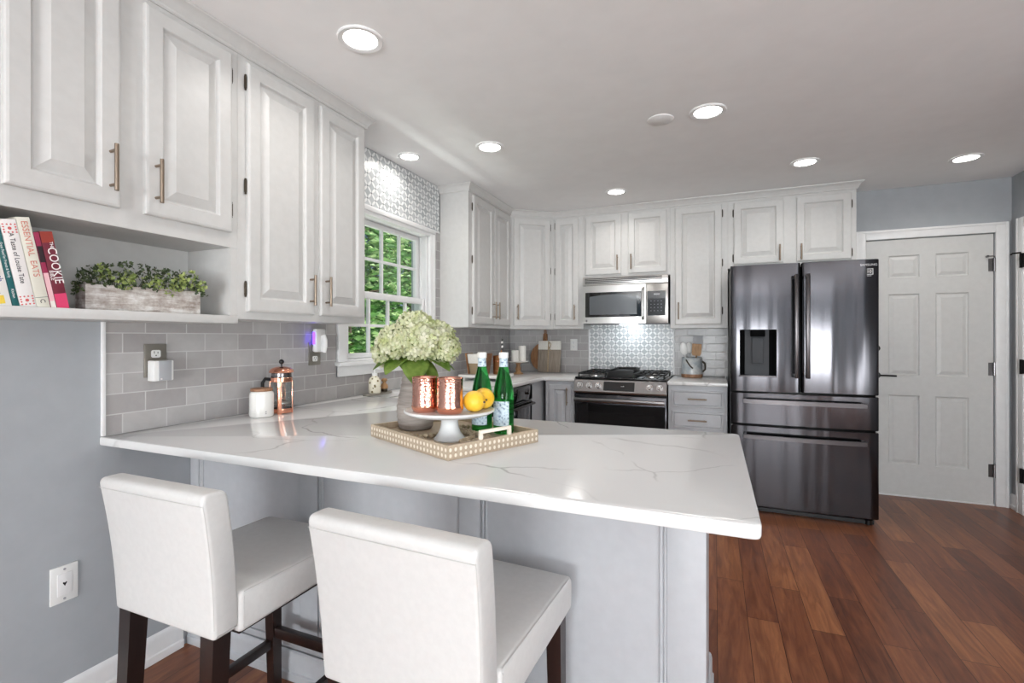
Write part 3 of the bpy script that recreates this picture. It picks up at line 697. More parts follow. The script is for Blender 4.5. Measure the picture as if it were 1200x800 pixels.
# dishwasher
dw = thing('dishwasher', 'black dishwasher under the worktop left of the corner', 'dishwasher', (.0015, 3.2, 0), PI/2)
bm = B(); box(bm, .003, -.57, .10, .603, 0, .868); obj('body', bm, 'black', dw, smooth=False)
bm = B(); box(bm, .005, -.595, .11, .601, -.5705, .735, bev=.004); obj('door', bm, 'black_glass', dw)
bm = B(); box(bm, .005, -.598, .742, .601, -.5705, .866, bev=.006); cp = obj('control_panel', bm, 'black_glass', dw)
bm = B(); cyl(bm, (.5, -.598, .81), (.5, -.612, .81), .02, seg=18); obj('dial', bm, 'steel_dark', cp)
bm = B(); tube(bm, [(.03, -.598, .715), (.05, -.635, .718), (.3, -.645, .72), (.55, -.635, .718), (.575, -.598, .715)], .01, 10); obj('handle', bm, 'steel_dark', dw)

# ------------------------------------------------------------------ refrigerator
fr = thing('refrigerator', 'black stainless four-door refrigerator with dispenser at the back wall', 'refrigerator', (2.56, 3.87, 0))
bm = B(); box(bm, -.445, .068, .03, .445, .80, 1.757, bev=.006); obj('case', bm, 'black_metal', fr)
bm = B(); box(bm, -.43, .05, .004, .43, .75, .0295)
for sx in (-.40, .40): cyl(bm, (sx, .06, 0), (sx, .06, .03), .022, seg=12)
obj('base_grille', bm, 'black', fr)
def fdoor(name, x0, x1, z0, z1, bul=.01, r=.016, parent=fr, hole=None):
    n = 16; pts = []
    xc, hw_ = (x0+x1)/2, (x1-x0)/2
    front = []
    for k in range(5):
        a = PI/2*k/4; front.append((x0+r*(1-math.sin(a)) if False else x0+r-r*math.cos(a), r-r*math.sin(a)))
    for k in range(1, n): x = x0+r+(x1-x0-2*r)*k/n; front.append((x, -bul*(1-((x-xc)/(hw_-r))**2)))
    for k in range(5):
        a = PI/2*(1-k/4); front.append((x1-r+r*math.cos(a), r-r*math.sin(a)))
    outl = front+[(x1, .062), (x0, .062)]
    bm = B(); rs = []
    for o, z in ((.004, z0), (0, z0+.004), (0, z1-.004), (.004, z1)): rs.append([Vector((x, y, z)) for x, y in offset(outl, o)])
    if not hole:
        rings(bm, rs)
    else:
        hx0, hx1, hz0, hz1 = hole
        # cut the front with a recess: three bands in height, middle band without the columns of the hole
        zs_ = [z0, hz0, hz1, z1]
        outl2 = [p for p in outl]
        ins = []
        for x in (hx0, hx1): ins.append((x, -bul*(1-((x-xc)/(hw_-r))**2)))
        fr_pts = sorted(front[5:-5]+ins, key=lambda p: p[0]); fr_all = front[:5]+fr_pts+front[-5:]
        bk = [(x1, .062), (x0, .062)]
        for zi in range(3):
            a, b = zs_[zi], zs_[zi+1]; loop = fr_all+bk; m_ = len(loop)
            va = [bm.verts.new((x, y, a)) for x, y in loop]; vb = [bm.verts.new((x, y, b)) for x, y in loop]
            for j in range(m_):
                p, q = loop[j], loop[(j+1) % m_]
                if zi == 1 and j < len(fr_all)-1 and p[0] >= hx0-1e-5 and q[0] <= hx1+1e-5: continue
                bm.faces.new((va[j], va[(j+1) % m_], vb[(j+1) % m_], vb[j]))
            if zi == 0: bm.faces.new(va[::-1])
            if zi == 2: bm.faces.new(vb)
        bmesh.ops.remove_doubles(bm, verts=bm.verts, dist=1e-5)
    bmesh.ops.recalc_face_normals(bm, faces=bm.faces)
    return obj(name, bm, 'blacksteel', parent, ang=40)
dh = (-.386, -.150, .985, 1.313)
ld = fdoor('upper_door', -.447, -.004, .872, 1.775, hole=dh)
rd = fdoor('upper_door', .004, .447, .872, 1.775)
md = fdoor('flex_drawer', -.447, .447, .637, .860, .016)
bd = fdoor('freezer_drawer', -.447, .447, .052, .625, .016)
# dispenser recess
bm = B(); hx0, hx1, hz0, hz1 = dh; yb = .052
for q in (((hx0, -.006, hz0), (hx0, yb, hz0), (hx0, yb, hz1), (hx0, -.004, hz1)), ((hx1, -.006, hz0), (hx1, yb, hz0), (hx1, yb, hz1), (hx1, -.006, hz1)),
          ((hx0, -.006, hz0), (hx1, -.006, hz0), (hx1, yb, hz0), (hx0, yb, hz0)), ((hx0, -.006, hz1), (hx1, -.006, hz1), (hx1, yb, hz1), (hx0, yb, hz1))):
    bm.faces.new([bm.verts.new(Vector(p)) for p in q])
dp = obj('dispenser_recess', bm, 'matte_black', ld, smooth=False)
bm = B(); box(bm, hx0+.035, .035, hz0+.002, hx1-.045, .05, hz1-.002); obj('dispenser_back', bm, 'dispenser_gray', ld, smooth=False)
bm = B(); box(bm, hx0, .0505, hz0, hx1, .056, hz1); obj('dispenser_liner', bm, 'matte_black', ld, smooth=False)
bm = B(); box(bm, -.315, -.008, 1.262, -.222, .029, 1.312, bev=.006); obj('dispenser_nozzle', bm, 'matte_black', ld)
bm = B(); box(bm, -.305, .012, 1.07, -.232, .028, 1.255, bev=.004); obj('dispenser_paddle', bm, 'dispenser_gray', ld)
bm = B(); box(bm, hx0-.004, -.012, hz0-.010, hx1+.004, .004, hz0-.001, bev=.003); obj('dispenser_tray', bm, 'steel_dark', ld)
for d_, sx in ((ld, -.034), (rd, .034)):
    bm = B(); box(bm, sx-.013, -.062, .975, sx+.013, -.046, 1.692, bev=.005)
    for z in (.985, 1.665): box(bm, sx-.011, -.0465, z, sx+.011, .0, z+.02, bev=.002)
    obj('door_handle', bm, 'fridge_handle', d_)
for d_, z in ((md, .807), (bd, .557)):
    bm = B(); rs = []
    for k in range(15):
        x = -.365+.73*k/14; y = -.062-.016*(1-(x/.365)**2)
        rs.append([Vector((x, y-.009, z-.014)), Vector((x, y+.006, z-.016)), Vector((x, y+.006, z+.016)), Vector((x, y-.009, z+.014))])
    rings(bm, rs)
    for sx in (-.355, .345): box(bm, sx, -.06, z-.013, sx+.012, .004, z+.013)
    bmesh.ops.recalc_face_normals(bm, faces=bm.faces); obj('drawer_handle', bm, 'fridge_handle', d_)
lettering(rd, 'SAMSUNG', .021, (.387, -.0045, 1.737), (PI/2, 0, .045), 'ink_logo', 'logo_lettering')
bm = B(); box(bm, .366, -.0045, 1.672, .412, -.0035, 1.712, mi=1); box(bm, .37, -.0055, 1.676, .408, -.0046, 1.708)
st = obj('warranty_sticker', bm, ['black', 'ink_logo'], rd, smooth=False)
lettering(st, '10', .028, (.389, -.0062, 1.692), (PI/2, 0, 0), 'ink_white', 'sticker_numeral')
lettering(st, 'YEAR', .011, (.389, -.005, 1.664), (PI/2, 0, 0), 'ink_logo', 'sticker_lettering')

# ------------------------------------------------------------------ range
rg = thing('gas_range', 'black stainless slide-in gas range between the base cabinets', 'range', (1.2725, 4.05, 0)); hw = .380
bm = B(); box(bm, -hw, .045, .02, hw, .655, .905, bev=.003); 
for sx in (-.35, .35):
    for sy in (.08, .62): cyl(bm, (sx, sy, 0), (sx, sy, .0205), .016, seg=10)
obj('body', bm, 'black_metal', rg)
bm = B(); box(bm, -hw, .02, .9055, hw, .655, .918, bev=.004); obj('cooktop', bm, 'black_glass', rg)
bm = B(); pr_ = [(.044, .905), (.028, .904), (.006, .895), (-.02, .80), (-.016, .788), (.044, .782)]
rings(bm, [[Vector((x, y, z)) for y, z in pr_] for x in (-hw, hw)]); bmesh.ops.recalc_face_normals(bm, faces=bm.faces); cpn = obj('control_panel', bm, 'range_steel', rg, smooth=False)
def onpanel(z): return .006+(-.026)*(.895-z)/.095
for kx in (-.327, -.249, -.172, .248, .327):
    zc_ = .848; y_ = onpanel(zc_); nrm = Vector((0, -.9645, .264)); p0 = Vector((kx, y_, zc_))
    bm = B(); cyl(bm, p0-nrm*.002, p0+nrm*.012, .027, .025, 22); cyl(bm, p0+nrm*.0121, p0+nrm*.036, .0215, .019, 22, bev=.002); box(bm, kx-.003, y_-.044, zc_-.008, kx+.003, y_-.03, zc_+.03, bev=.001); obj('knob', bm, 'chrome', cpn)
bm = B(); a = Vector((-.126, onpanel(.885)-.0015, .885)); b_ = Vector((.128, onpanel(.885)-.0015, .885)); c_ = Vector((.128, onpanel(.812)-.0015, .812)); d_ = Vector((-.126, onpanel(.812)-.0015, .812))
n_ = Vector((0, .9645, -.264))*.003
rings(bm, [[a, b_, c_, d_], [a+n_, b_+n_, c_+n_, d_+n_]]); dsp = obj('display', bm, 'black_glass', cpn, smooth=False)
lettering(dsp, '12:00', .012, (.03, onpanel(.85)-.0025, .85), (PI/2-.267, 0, 0), 'ink_logo', 'display_digits')
bm = B(); box(bm, -hw+.002, .0, .20, hw-.002, .044, .772, bev=.006); od = obj('oven_door', bm, 'blacksteel', rg)
bm = B(); box(bm, -hw+.012, -.0035, .235, hw-.012, -.0005, .695); obj('oven_glass', bm, 'black_glass', od, smooth=False)
bm = B(); box(bm, -.29, -.0045, .30, .29, -.0036, .62); obj('oven_window', bm, mat('oven_window_glass', srgb(26, 25, 26), .1), od, smooth=False)
bm = B(); box(bm, -hw+.01, -.058, .712, hw-.01, -.036, .748, bev=.009); 
for sx in (-.35, .33): box(bm, sx, -.037, .718, sx+.02, .002, .742, bev=.002)
obj('handle', bm, 'range_steel', od)
bm = B(); box(bm, -hw+.002, .002, .03, hw-.002, .044, .192, bev=.006); obj('storage_drawer', bm, 'blacksteel', rg)
def grate(x0, x1):
    bm = B(); y0, y1, z = .06, .60, .938
    for x in (x0, x1): box(bm, x-.006, y0, z, x+.006, y1, z+.014, bev=.002)
    for y in (y0, (y0+y1)/2, y1): box(bm, x0, y-.006, z+.0005, x1, y+.006, z+.0145, bev=.002)
    for k in range(1, 4):
        x = x0+(x1-x0)*k/4; box(bm, x-.005, y0, z+.001, x+.005, y1, z+.015, bev=.002)
    for x in (x0, x1):
        for y in (y0, y1): cyl(bm, (x, y, .918), (x, y, z), .007, seg=8)
    obj('grate', bm, 'black_iron', rg)
    for y in (.19, .46):
        bm = B(); lathe(bm, [(.05, .9182), (.05, .924), (.038, .926), (.036, .934), (.0002, .935)], ((x0+x1)/2, y, 0), 24); obj('burner', bm, 'steel', rg)
grate(-.355, -.125); grate(.125, .355)
bm = B(); box(bm, -.118, .07, .9185, -.104, .59, .952, bev=.003); box(bm, .104, .07, .9185, .118, .59, .952, bev=.003); box(bm, -.1035, .075, .935, .1035, .585, .95, bev=.004); box(bm, -.1035, .07, .9185, .1035, .0745, .975, bev=.001); obj('griddle', bm, 'black_iron', rg)
gd = thing('griddle_pan', 'black cast griddle plate lying on the middle of the range', 'griddle', (1.2725, 4.40, .9505))
bm = B(); box(bm, -.10, -.16, 0, .10, .16, .012, bev=.004); box(bm, -.10, -.16, .0121, -.09, .16, .03, bev=.002); box(bm, .09, -.16, .0121, .10, .16, .03, bev=.002); box(bm, -.0895, .15, .0121, .0895, .16, .03, bev=.002); obj('plate', bm, 'black_iron', gd)
bm = B(); box(bm, -.06, .162, .018, .06, .20, .03, bev=.004); obj('handle', bm, 'black_iron', gd)

# ------------------------------------------------------------------ microwave
mw = thing('microwave', 'stainless over-the-range microwave with black window', 'microwave', (1.267, YF-.07, 1.375)); hw = .372
bm = B(); box(bm, -hw, .012, .0, hw, YB-.0095-(YF-.07), .424, bev=.003); obj('body', bm, 'steel_dark', mw)
bm = B(); box(bm, -hw, -.004, .352, hw, .0115, .424, bev=.003); vg = obj('vent_grille', bm, 'steel', mw)
bm = B()
for k in range(4): box(bm, -hw+.02, -.0062, .366+k*.0135, hw-.05, -.0035, .3735+k*.0135)
obj('vent_slots', bm, 'black', vg, smooth=False)
bm = B(); n = 12; rs = []
for k in range(n+1):
    x = -hw+(.56)*k/n; y = -.004-.018*math.sin(PI*min(1, k/n*1.0))
    rs.append([Vector((x, .0115, .006)), Vector((x, y, .006)), Vector((x, y, .348)), Vector((x, .0115, .348))])
rings(bm, rs); bmesh.ops.recalc_face_normals(bm, faces=bm.faces); mdoor = obj('door', bm, 'steel', mw)
def curved(x): return -.004-.018*math.sin(PI*(x+hw)/.56)
bm = B(); rs = []
for k in range(n+1):
    x = -hw+.025+.505*k/n; y = curved(x)-.002; rs.append([Vector((x, y+.0018, .063)), Vector((x, y, .063)), Vector((x, y, .285)), Vector((x, y+.0018, .285))])
rings(bm, rs); bmesh.ops.recalc_face_normals(bm, faces=bm.faces); gl = obj('window_surround', bm, 'black_glass', mdoor)
bm = B(); rs = []
for k in range(n+1):
    s = k/n; x = -hw+.065+.42*s; y = curved(x)-.0036; arch = .018*math.sin(PI*s); rs.append([Vector((x, y+.0014, .085)), Vector((x, y, .085)), Vector((x, y, .247+arch)), Vector((x, y+.0014, .247+arch))])
rings(bm, rs); bmesh.ops.recalc_face_normals(bm, faces=bm.faces); obj('window', bm, mat('microwave_window', srgb(92, 96, 100), .15, coat=.4), gl)
bm = B(); tube(bm, [(.165, -.002, .315), (.165, -.04, .29), (.165, -.046, .18), (.165, -.04, .065), (.165, -.002, .04)], .0115, 10); obj('handle', bm, 'steel', mdoor)
bm = B(); box(bm, .1885, -.004, .006, hw, .0115, .348, bev=.003); kp = obj('control_panel', bm, 'steel', mw)
bm = B(); box(bm, .203, -.006, .07, .352, -.0045, .283); kk = obj('keypad', bm, 'black_glass', kp, smooth=False)
bm = B(); box(bm, .255, -.0068, .248, .305, -.0062, .261); obj('display', bm, 'gray_plastic', kk, smooth=False)
for r_ in range(4):
    for q in range(4): bm = B(); box(bm, .2275+q*.0285, -.0068, .11+r_*.028, .2365+q*.0285, -.0062, .1135+r_*.028); obj('key_legend', bm, 'gray_plastic', kk, smooth=False)
bm = B(); lathe(bm, [(.0002, -.0015), (.012, -.0015), (.012, 0)], seg=20); bmesh.ops.rotate(bm, verts=bm.verts, matrix=Matrix.Rotation(PI/2, 3, 'X')); bmesh.ops.translate(bm, verts=bm.verts, vec=Vector((-.335, -.0085, .03))); obj('maker_badge', bm, 'steel_dark', mdoor)
bm = B(); box(bm, -.06, .10, -.006, .10, .16, -.0005, bev=.002); ul = obj('cooktop_lamp', bm, 'underlight', mw)
lamp('cooktop_lamp_light', 'AREA', (.02, .20, -.012), (math.radians(35), 0, 0), .8, (.86, .94, 1), .16, .06, parent=mw)

# ------------------------------------------------------------------ counter stools
# local frame: x across, y toward the counter, z up; base at the middle of the footprint
def make_stool():
    st = thing('counter_stool', 'white leather counter stool at the left, by the wall', 'stool', (.722, 1.03, 0), 0, 'counter stools at the peninsula')
    w = .402; y0 = -.255; sh = .628
    N = 14; bz0, bz1 = .535, .893
    def yoff(z): s = (z-bz0)/(bz1-bz0); return -.030*s*s-.008*s
    rear = [(y0+.008+yoff(bz0+(bz1-bz0)*k/N), bz0+(bz1-bz0)*k/N) for k in range(N+1)]
    th = .067
    prof = [(y+th, z) for y, z in rear]; poly = rear[::-1]
    poly = [(y, z) for y, z in poly]                # going down the rear face
    outl = poly+prof                                # then up the front face: counter-clockwise in (y, z)
    outl = rounded(outl, [.022]+[0]*(N-1)+[.01, .01]+[0]*(N-1)+[.022], 5)
    bm = B(); xprofile(bm, outl, -w/2, w/2, .010)
    # narrower toward the bottom, slightly bowed rear
    for v in bm.verts:
        s = max(0, min(1, (v.co.z-bz0)/(bz1-bz0))); v.co.x *= .955+.045*s
        v.co.y -= .006*(1-(v.co.x/(w/2))**2)*math.sin(PI*s)
    back = obj('backrest', bm, 'leather', st)
    for sx in (-1, 1):
        for fr_ in (0,):
            bm = B(); pts = []
            for y, z in rear[0:N+1]:
                if z > bz1-.02 or z < bz0+.008: continue
                s = (z-bz0)/(bz1-bz0); pts.append((sx*((w/2)*(.955+.045*s)-.0028), y+.0028, z))
            tube(bm, pts, .0010, 6); obj('seam_piping', bm, 'seam', back)
    bm = B(); tube(bm, [(x*w/2*.985, y0+.008+yoff(bz1-.026)-.0008-.0012*(1-x*x), bz1-.026) for x in [k/8-1 for k in range(17)]], .0009, 6); obj('seam_piping', bm, 'seam', back)
    # seat
    bm = B(); ys, ye = y0+.072, .25
    sp = rounded([(ys, sh-.108), (ye, sh-.102), (ye+.004, sh-.012), (ys, sh-.004)], [.014, .016, .026, .014], 5)
    xprofile(bm, sp, -.198, .198, .012)
    bmesh.ops.subdivide_edges(bm, edges=[e for e in bm.edges if abs(e.verts[0].co.x-e.verts[1].co.x) > .1], cuts=6)
    for v in bm.verts:
        if v.co.z > sh-.03: v.co.z += .008*(1-(v.co.x/.2)**2)*max(0, 1-((v.co.y-.03)/.23)**2)
    seat = obj('seat', bm, 'leather', st)
    for sx in (-1, 1):
        bm = B(); tube(bm, [(sx*.1952, ys+.014+(ye-.034-ys)*k/8, sh-.0068-.0075*k/8) for k in range(9)], .0010, 6); obj('seam_piping', bm, 'seam', seat)
    bm = B(); box(bm, -.175, ys+.015, sh-.120, .175, ye-.022, sh-.1085); obj('seat_frame', bm, 'espresso', st, smooth=False)
    def leg(xt, yt, xb, yb, zt, wt, wb):
        bm = B(); q = lambda x, y, z, h: [Vector((x-h, y-h, z)), Vector((x+h, y-h, z)), Vector((x+h, y+h, z)), Vector((x-h, y+h, z))]
        rings(bm, [q(xb, yb, 0, wb/2), q(xt, yt, zt, wt/2)]); return obj('leg', bm, 'espresso', st, smooth=False)
    lx = .160
    leg(-lx, .222, -lx-.004, .235, sh-.1085, .042, .032); leg(lx, .222, lx+.004, .235, sh-.1085, .042, .032)
    leg(-lx, y0+.036, -lx-.004, y0+.012, bz0-.0005, .046, .036); leg(lx, y0+.036, lx+.004, y0+.012, bz0-.0005, .046, .036)
    bm = B(); box(bm, -lx+.022, .212, .205, lx-.022, .234, .24, bev=.002); obj('footrest', bm, 'espresso', st)
    for sx in (-1, 1):
        bm = B(); box(bm, sx*lx-.011, y0+.046, .165, sx*lx+.011, .208, .195, bev=.002); obj('stretcher', bm, 'espresso', st)
    bm = B(); box(bm, -lx+.02, y0+.016, .165, lx-.02, y0+.036, .195, bev=.002); obj('stretcher', bm, 'espresso', st)
    return st
s1 = make_stool()
s2 = copy_tree(s1, (1.442, 1.03, 0), -.045, 'white leather counter stool nearest the camera, in front of the middle panels')

# ------------------------------------------------------------------ decorative tray on the peninsula
TC = Vector((1.170, 1.461)); TA = math.radians(-24.6)
tr = thing('serving_tray', 'square taupe wood tray with cream dot inlay on the peninsula', 'tray', (TC.x, TC.y, CT), TA)
tw, td, thk, hh = .235, .1835, .012, .043
bm = B(); box(bm, -tw+thk, -td+thk, .0005, tw-thk, td-thk, .0215); obj('tray_floor', bm, 'tray_wood', tr, smooth=False)
def traywall(a, b):
    """wall between two local corner points, dots on the outer side"""
    a, b = Vector(a), Vector(b); d = (b-a); ln = d.length; d.normalize(); nrm = Vector((d.y, -d.x))
    bm = B()
    q = lambda p, z: Vector((p.x, p.y, z))
    i0, i1 = a-nrm*thk+d*thk, b-nrm*thk-d*thk
    rings(bm, [[q(a, .0005), q(b, .0005), q(i1, .0005), q(i0, .0005)], [q(a, hh), q(b, hh), q(i1, hh), q(i0, hh)]])
    n = int(round(ln/.0186))
    for k in range(n):
        for zz in (.0128, .0298):
            c_ = a+d*(ln*(k+.5)/n)+nrm*.0006; u = Vector((d.x, d.y, 0))
            vs = [bm.verts.new(Vector((c_.x, c_.y, zz))+u*(.0047*math.cos(2*PI*j/12))+Vector((0, 0, 1))*(.0058*math.sin(2*PI*j/12))) for j in range(12)]
            f = bm.faces.new(vs); f.material_index = 1
    obj('tray_side', bm, ['tray_wood', 'inlay'], tr, smooth=False)
cs = [(-tw, -td), (tw, -td), (tw, td), (-tw, td)]
for i in range(4): traywall(cs[i], cs[(i+1) % 4])
for sx in (-1, 1):
    bm = B(); x = sx*(tw-.006)
    for y in (-.058, .058): box(bm, x-.005, y-.006, hh, x+.005, y+.006, hh+.017, bev=.001)
    box(bm, x-.005, -.064, hh+.0172, x+.005, .064, hh+.028, bev=.002); obj('tray_handle', bm, 'inlay', tr)
def onTray(lx, ly): c_, s_ = math.cos(TA), math.sin(TA); return (TC.x+lx*c_-ly*s_, TC.y+lx*s_+ly*c_)
TZ = CT+.0220
# vase
VX, VY = 1.006, 1.485
vs_ = thing('vase', 'tall gray banded stoneware vase on the tray holding hydrangeas', 'vase', (VX, VY, TZ))
prof = [(.0002, 0), (.054, 0), (.058, .004)]
for k in range(1, 41):
    z = .004+.246*k/40; s = z/.25
    r = .0585+.0085*math.sin(PI*min(1, s*1.7))-(max(0, s-.3)**1.3)*.030
    prof.append((r+(.0022 if k % 3 == 1 else 0), z))
prof += [(prof[-1][0]-.003, .252), (prof[-1][0]-.008, .248), (prof[-1][0]-.009, .15), (.0002, .15)]
bm = B(); lathe(bm, prof, seg=48); obj('vase_body', bm, 'vase', vs_, ang=60)
# hydrangeas
def floret(bm, c, nrm, r):
    u, v = frame_of(nrm); ph = random.random()*PI
    for k in range(4):
        a = ph+k*PI/2; d = u*math.cos(a)+v*math.sin(a); t_ = u*-math.sin(a)+v*math.cos(a); up = nrm*r*random.uniform(.12, .45)
        p = [c, c+d*r*.5+t_*r*.42+up*.4, c+d*r*1.0+t_*r*.3+up, c+d*r*1.05-t_*r*.3+up, c+d*r*.5-t_*r*.42+up*.4]
        f = bm.faces.new([bm.verts.new(x) for x in p])
rng = random.Random(11)
heads = [(-.098, .0, 1.205, .062), (-.055, .06, 1.245, .07), (.025, .075, 1.245, .074), (.095, .02, 1.222, .068), (.06, -.05, 1.262, .074), (-.04, -.055, 1.26, .074), (.0, .0, 1.295, .07)]
heads = [(.98*(r_*.922+f_*.386), .98*(r_*.386-f_*.922), z_, q_) for r_, f_, z_, q_ in heads]
for i, (dx, dy, hz, hr) in enumerate(heads):
    h = thing('hydrangea', 'creamy green hydrangea bloom bunched in the gray banded vase', 'flower', (VX, VY, TZ+.03), 0, 'hydrangeas in the vase')
    c0 = Vector((dx, dy, hz-TZ-.03)); bm = B()
    out = Vector((dx*1.2, dy*1.2, .06)).normalized()
    n = 190
    for k in range(n):
        z = 1-2*(k+.5)/n; a = k*2.39996; r_ = math.sqrt(max(0, 1-z*z)); d = Vector((r_*math.cos(a), r_*math.sin(a), z))
        if d.dot(out) < -.55: continue
        rr = hr*rng.uniform(.86, 1.04)*(1-.1*max(0, d.z))
        floret(bm, c0+Vector((d.x*rr, d.y*rr, d.z*rr*.86)), (d+Vector((rng.uniform(-.4, .4), rng.uniform(-.4, .4), rng.uniform(-.2, .4)))).normalized(), hr*.20)
    obj('bloom', bm, 'petal', h, smooth=False)
    bm = B(); tube(bm, [(dx*.08, dy*.08, .135), (dx*.14, dy*.14, .20), (dx*.5, dy*.5, c0.z-.06), tuple(c0)], .004, 8); obj('stem', bm, 'stem_green', h)
    bm = B(); sphere(bm, c0, hr*.74, 16, 10, sc=(1, 1, .86)); obj('flower_core', bm, 'leaf_big', h)
    def bigleaf(ang, tilt, ln, wd, base):
        bm = B(); d = Vector((math.cos(ang), math.sin(ang), 0)); side = Vector((-d.y, d.x, 0)); rowsv = []
        for k in range(9):
            s = k/8; drop = -tilt*s-.25*s*s; hv = math.sin(PI*min(1, s*.92+.06))**.8*wd/2
            pc = base+d*(ln*s*math.cos(min(1.3, tilt*.9*s+.2)))+Vector((0, 0, drop*ln))
            rowsv.append([bm.verts.new(pc+side*(hv*q)+Vector((0, 0, abs(q)*hv*.28))) for q in (-1, -.5, 0, .5, 1)])
        for a_, b_ in zip(rowsv, rowsv[1:]):
            for q in range(4): bm.faces.new((a_[q], a_[q+1], b_[q+1], b_[q]))
        o = obj('leaf', bm, 'leaf_big', h); md = o.modifiers.new('thickness', 'SOLIDIFY'); md.thickness = .0008
    LV = {0: [(-2.25, .12, .12, .085)], 1: [(-1.75, .25, .115, .095)], 2: [(-1.0, .42, .135, .095), (-.45, .62, .14, .05)], 3: [(-.2, .12, .13, .085), (.35, .2, .11, .07)], 5: [(2.2, .2, .1, .07)]}
    for (a_, t_, ln, wd) in LV.get(i, []): bigleaf(a_, t_, ln, wd, Vector((.038*math.cos(a_), .038*math.sin(a_), 1.188-TZ-.03)))
# cake stand
KX, KY = 1.219, 1.36
ck = thing('cake_stand', 'white marble pedestal cake stand on the tray', 'cake stand', (KX, KY, TZ))
bm = B(); lathe(bm, [(.0002, 0), (.048, 0), (.051, .004), (.047, .010), (.036, .024), (.029, .042), (.027, .060), (.030, .070), (.042, .0795), (.0002, .0795)], seg=40); obj('pedestal', bm, 'marble', ck)
bm = B(); lathe(bm, [(.0002, .080), (.087, .080), (.130, .085), (.144, .093), (.145, .097), (.141, .0995), (.133, .097), (.0002, .0955)], seg=56); obj('plate', bm, 'marble', ck)
PZ = TZ+.0958
def cup(x, y, label):
    c = thing('cup', label, 'cup', (x, y, PZ), 0, 'hammered copper cups')
    bm = B(); lathe(bm, [(.0002, 0), (.034, 0), (.038, .004), (.0415, .014), (.0418, .022), (.0405, .036), (.0398, .05), (.0395, .08), (.0402, .104), (.0408, .1085), (.0395, .109), (.0380, .104), (.035, .08), (.035, .03), (.0002, .012)], seg=48); obj('cup_body', bm, 'hammered', c)
    bm = B(); pts = [(.0395*math.cos(2*PI*k/40), .0395*math.sin(2*PI*k/40), .1088) for k in range(40)]; tube(bm, pts, .0014, 6, closed=True); obj('rim', bm, 'copper', c)
    bm = B(); lathe(bm, [(.0395, .008), (.0417, .013), (.0423, .018), (.0422, .021)], seg=48, cap0=False, cap1=False); obj('foot_band', bm, 'copper', c)
cup(1.2526, 1.3035, 'hammered copper cup at the front of the cake stand'); cup(1.163, 1.303, 'hammered copper cup at the left edge of the cake stand')
def lemon(x, y, r, rot, label):
    l = thing('lemon', label, 'lemon', (x, y, PZ), 0, 'lemons on the cake stand')
    bm = B(); prof = []
    for k in range(25):
        s = k/24; z = -1.22+2.44*s; rad = math.sqrt(max(0, 1-(abs(z)/1.08)**2.2)) if abs(z) < 1.02 else 0
        rad = max(rad, .16*max(0, 1-(abs(z)-1.0)/.22)) if abs(z) > .9 else rad
        prof.append((max(.0005, r*rad), r*z*.98))
    lathe(bm, prof, seg=24)
    q = Matrix.Rotation(rot[2], 4, 'Z') @ Matrix.Rotation(rot[1], 4, 'Y')
    bmesh.ops.transform(bm, matrix=q, verts=bm.verts); mz = min(v.co.z for v in bm.verts); bmesh.ops.translate(bm, verts=bm.verts, vec=Vector((0, 0, -mz)))
    obj('peel', bm, 'lemon', l, ang=60); tip = q @ Vector((0, 0, r*1.2)); bm = B(); cyl(bm, tip+Vector((0, 0, -mz))-tip.normalized()*.003, tip+Vector((0, 0, -mz))+tip.normalized()*.002, .0035, .0025, 10); obj('stem_end', bm, 'bark', l)
lemon(1.309, 1.357, .033, (0, PI/2, -.15), 'front lemon beside the copper cup on the cake stand'); lemon(1.309, 1.4265, .034, (0, PI/2, -.9), 'lemon behind the front one, stem end to the right')
lemon(1.141, 1.393, .037, (0, .25, 0), 'lemon standing upright behind the two copper cups')
# green bottles
def bottle(x, y, label):
    b = thing('water_bottle', label, 'bottle', (x, y, TZ), 0, 'green water bottles on the tray')
    P_ = [(.0002, .004), (.026, .0), (.034, .003), (.0355, .010), (.0355, .115), (.0355, .135), (.033, .155), (.028, .18), (.0205, .205), (.0155, .228), (.0138, .245), (.0138, .272), (.0002, .272)]
    bm = B(); lathe(bm, P_, seg=40); obj('glass_body', bm, 'green_glass', b, ang=60)
    bm = B(); lathe(bm, [(.0358, .03), (.0361, .0305), (.0361, .112), (.0358, .1125)], seg=40, cap0=False, cap1=False)
    for f in list(bm.faces):
        a = math.atan2(f.calc_center_median().y, f.calc_center_median().x)
        if abs((a-(-1.55)+PI) % (2*PI)-PI) > 1.0 and abs((a-1.6+PI) % (2*PI)-PI) > 1.0: bm.faces.remove(f)
    lb = obj('label', bm, 'blabel', b)
    bm = B(); lathe(bm, [(.0158, .2285), (.0149, .240), (.0143, .246), (.0143, .257), (.0138, .2575)], seg=32, cap0=False, cap1=False); obj('neck_label', bm, 'blabel', b)
    bm = B(); lathe(bm, [(.0150, .2576), (.0165, .259), (.0165, .275), (.0155, .2775), (.0002, .278)], seg=32); obj('cap', bm, 'white_plastic', b)
bottle(1.259, 1.514, 'green glass water bottle behind the lemons, the left one of two'); bottle(1.335, 1.528, 'green glass water bottle at the right, beside the tray handle')
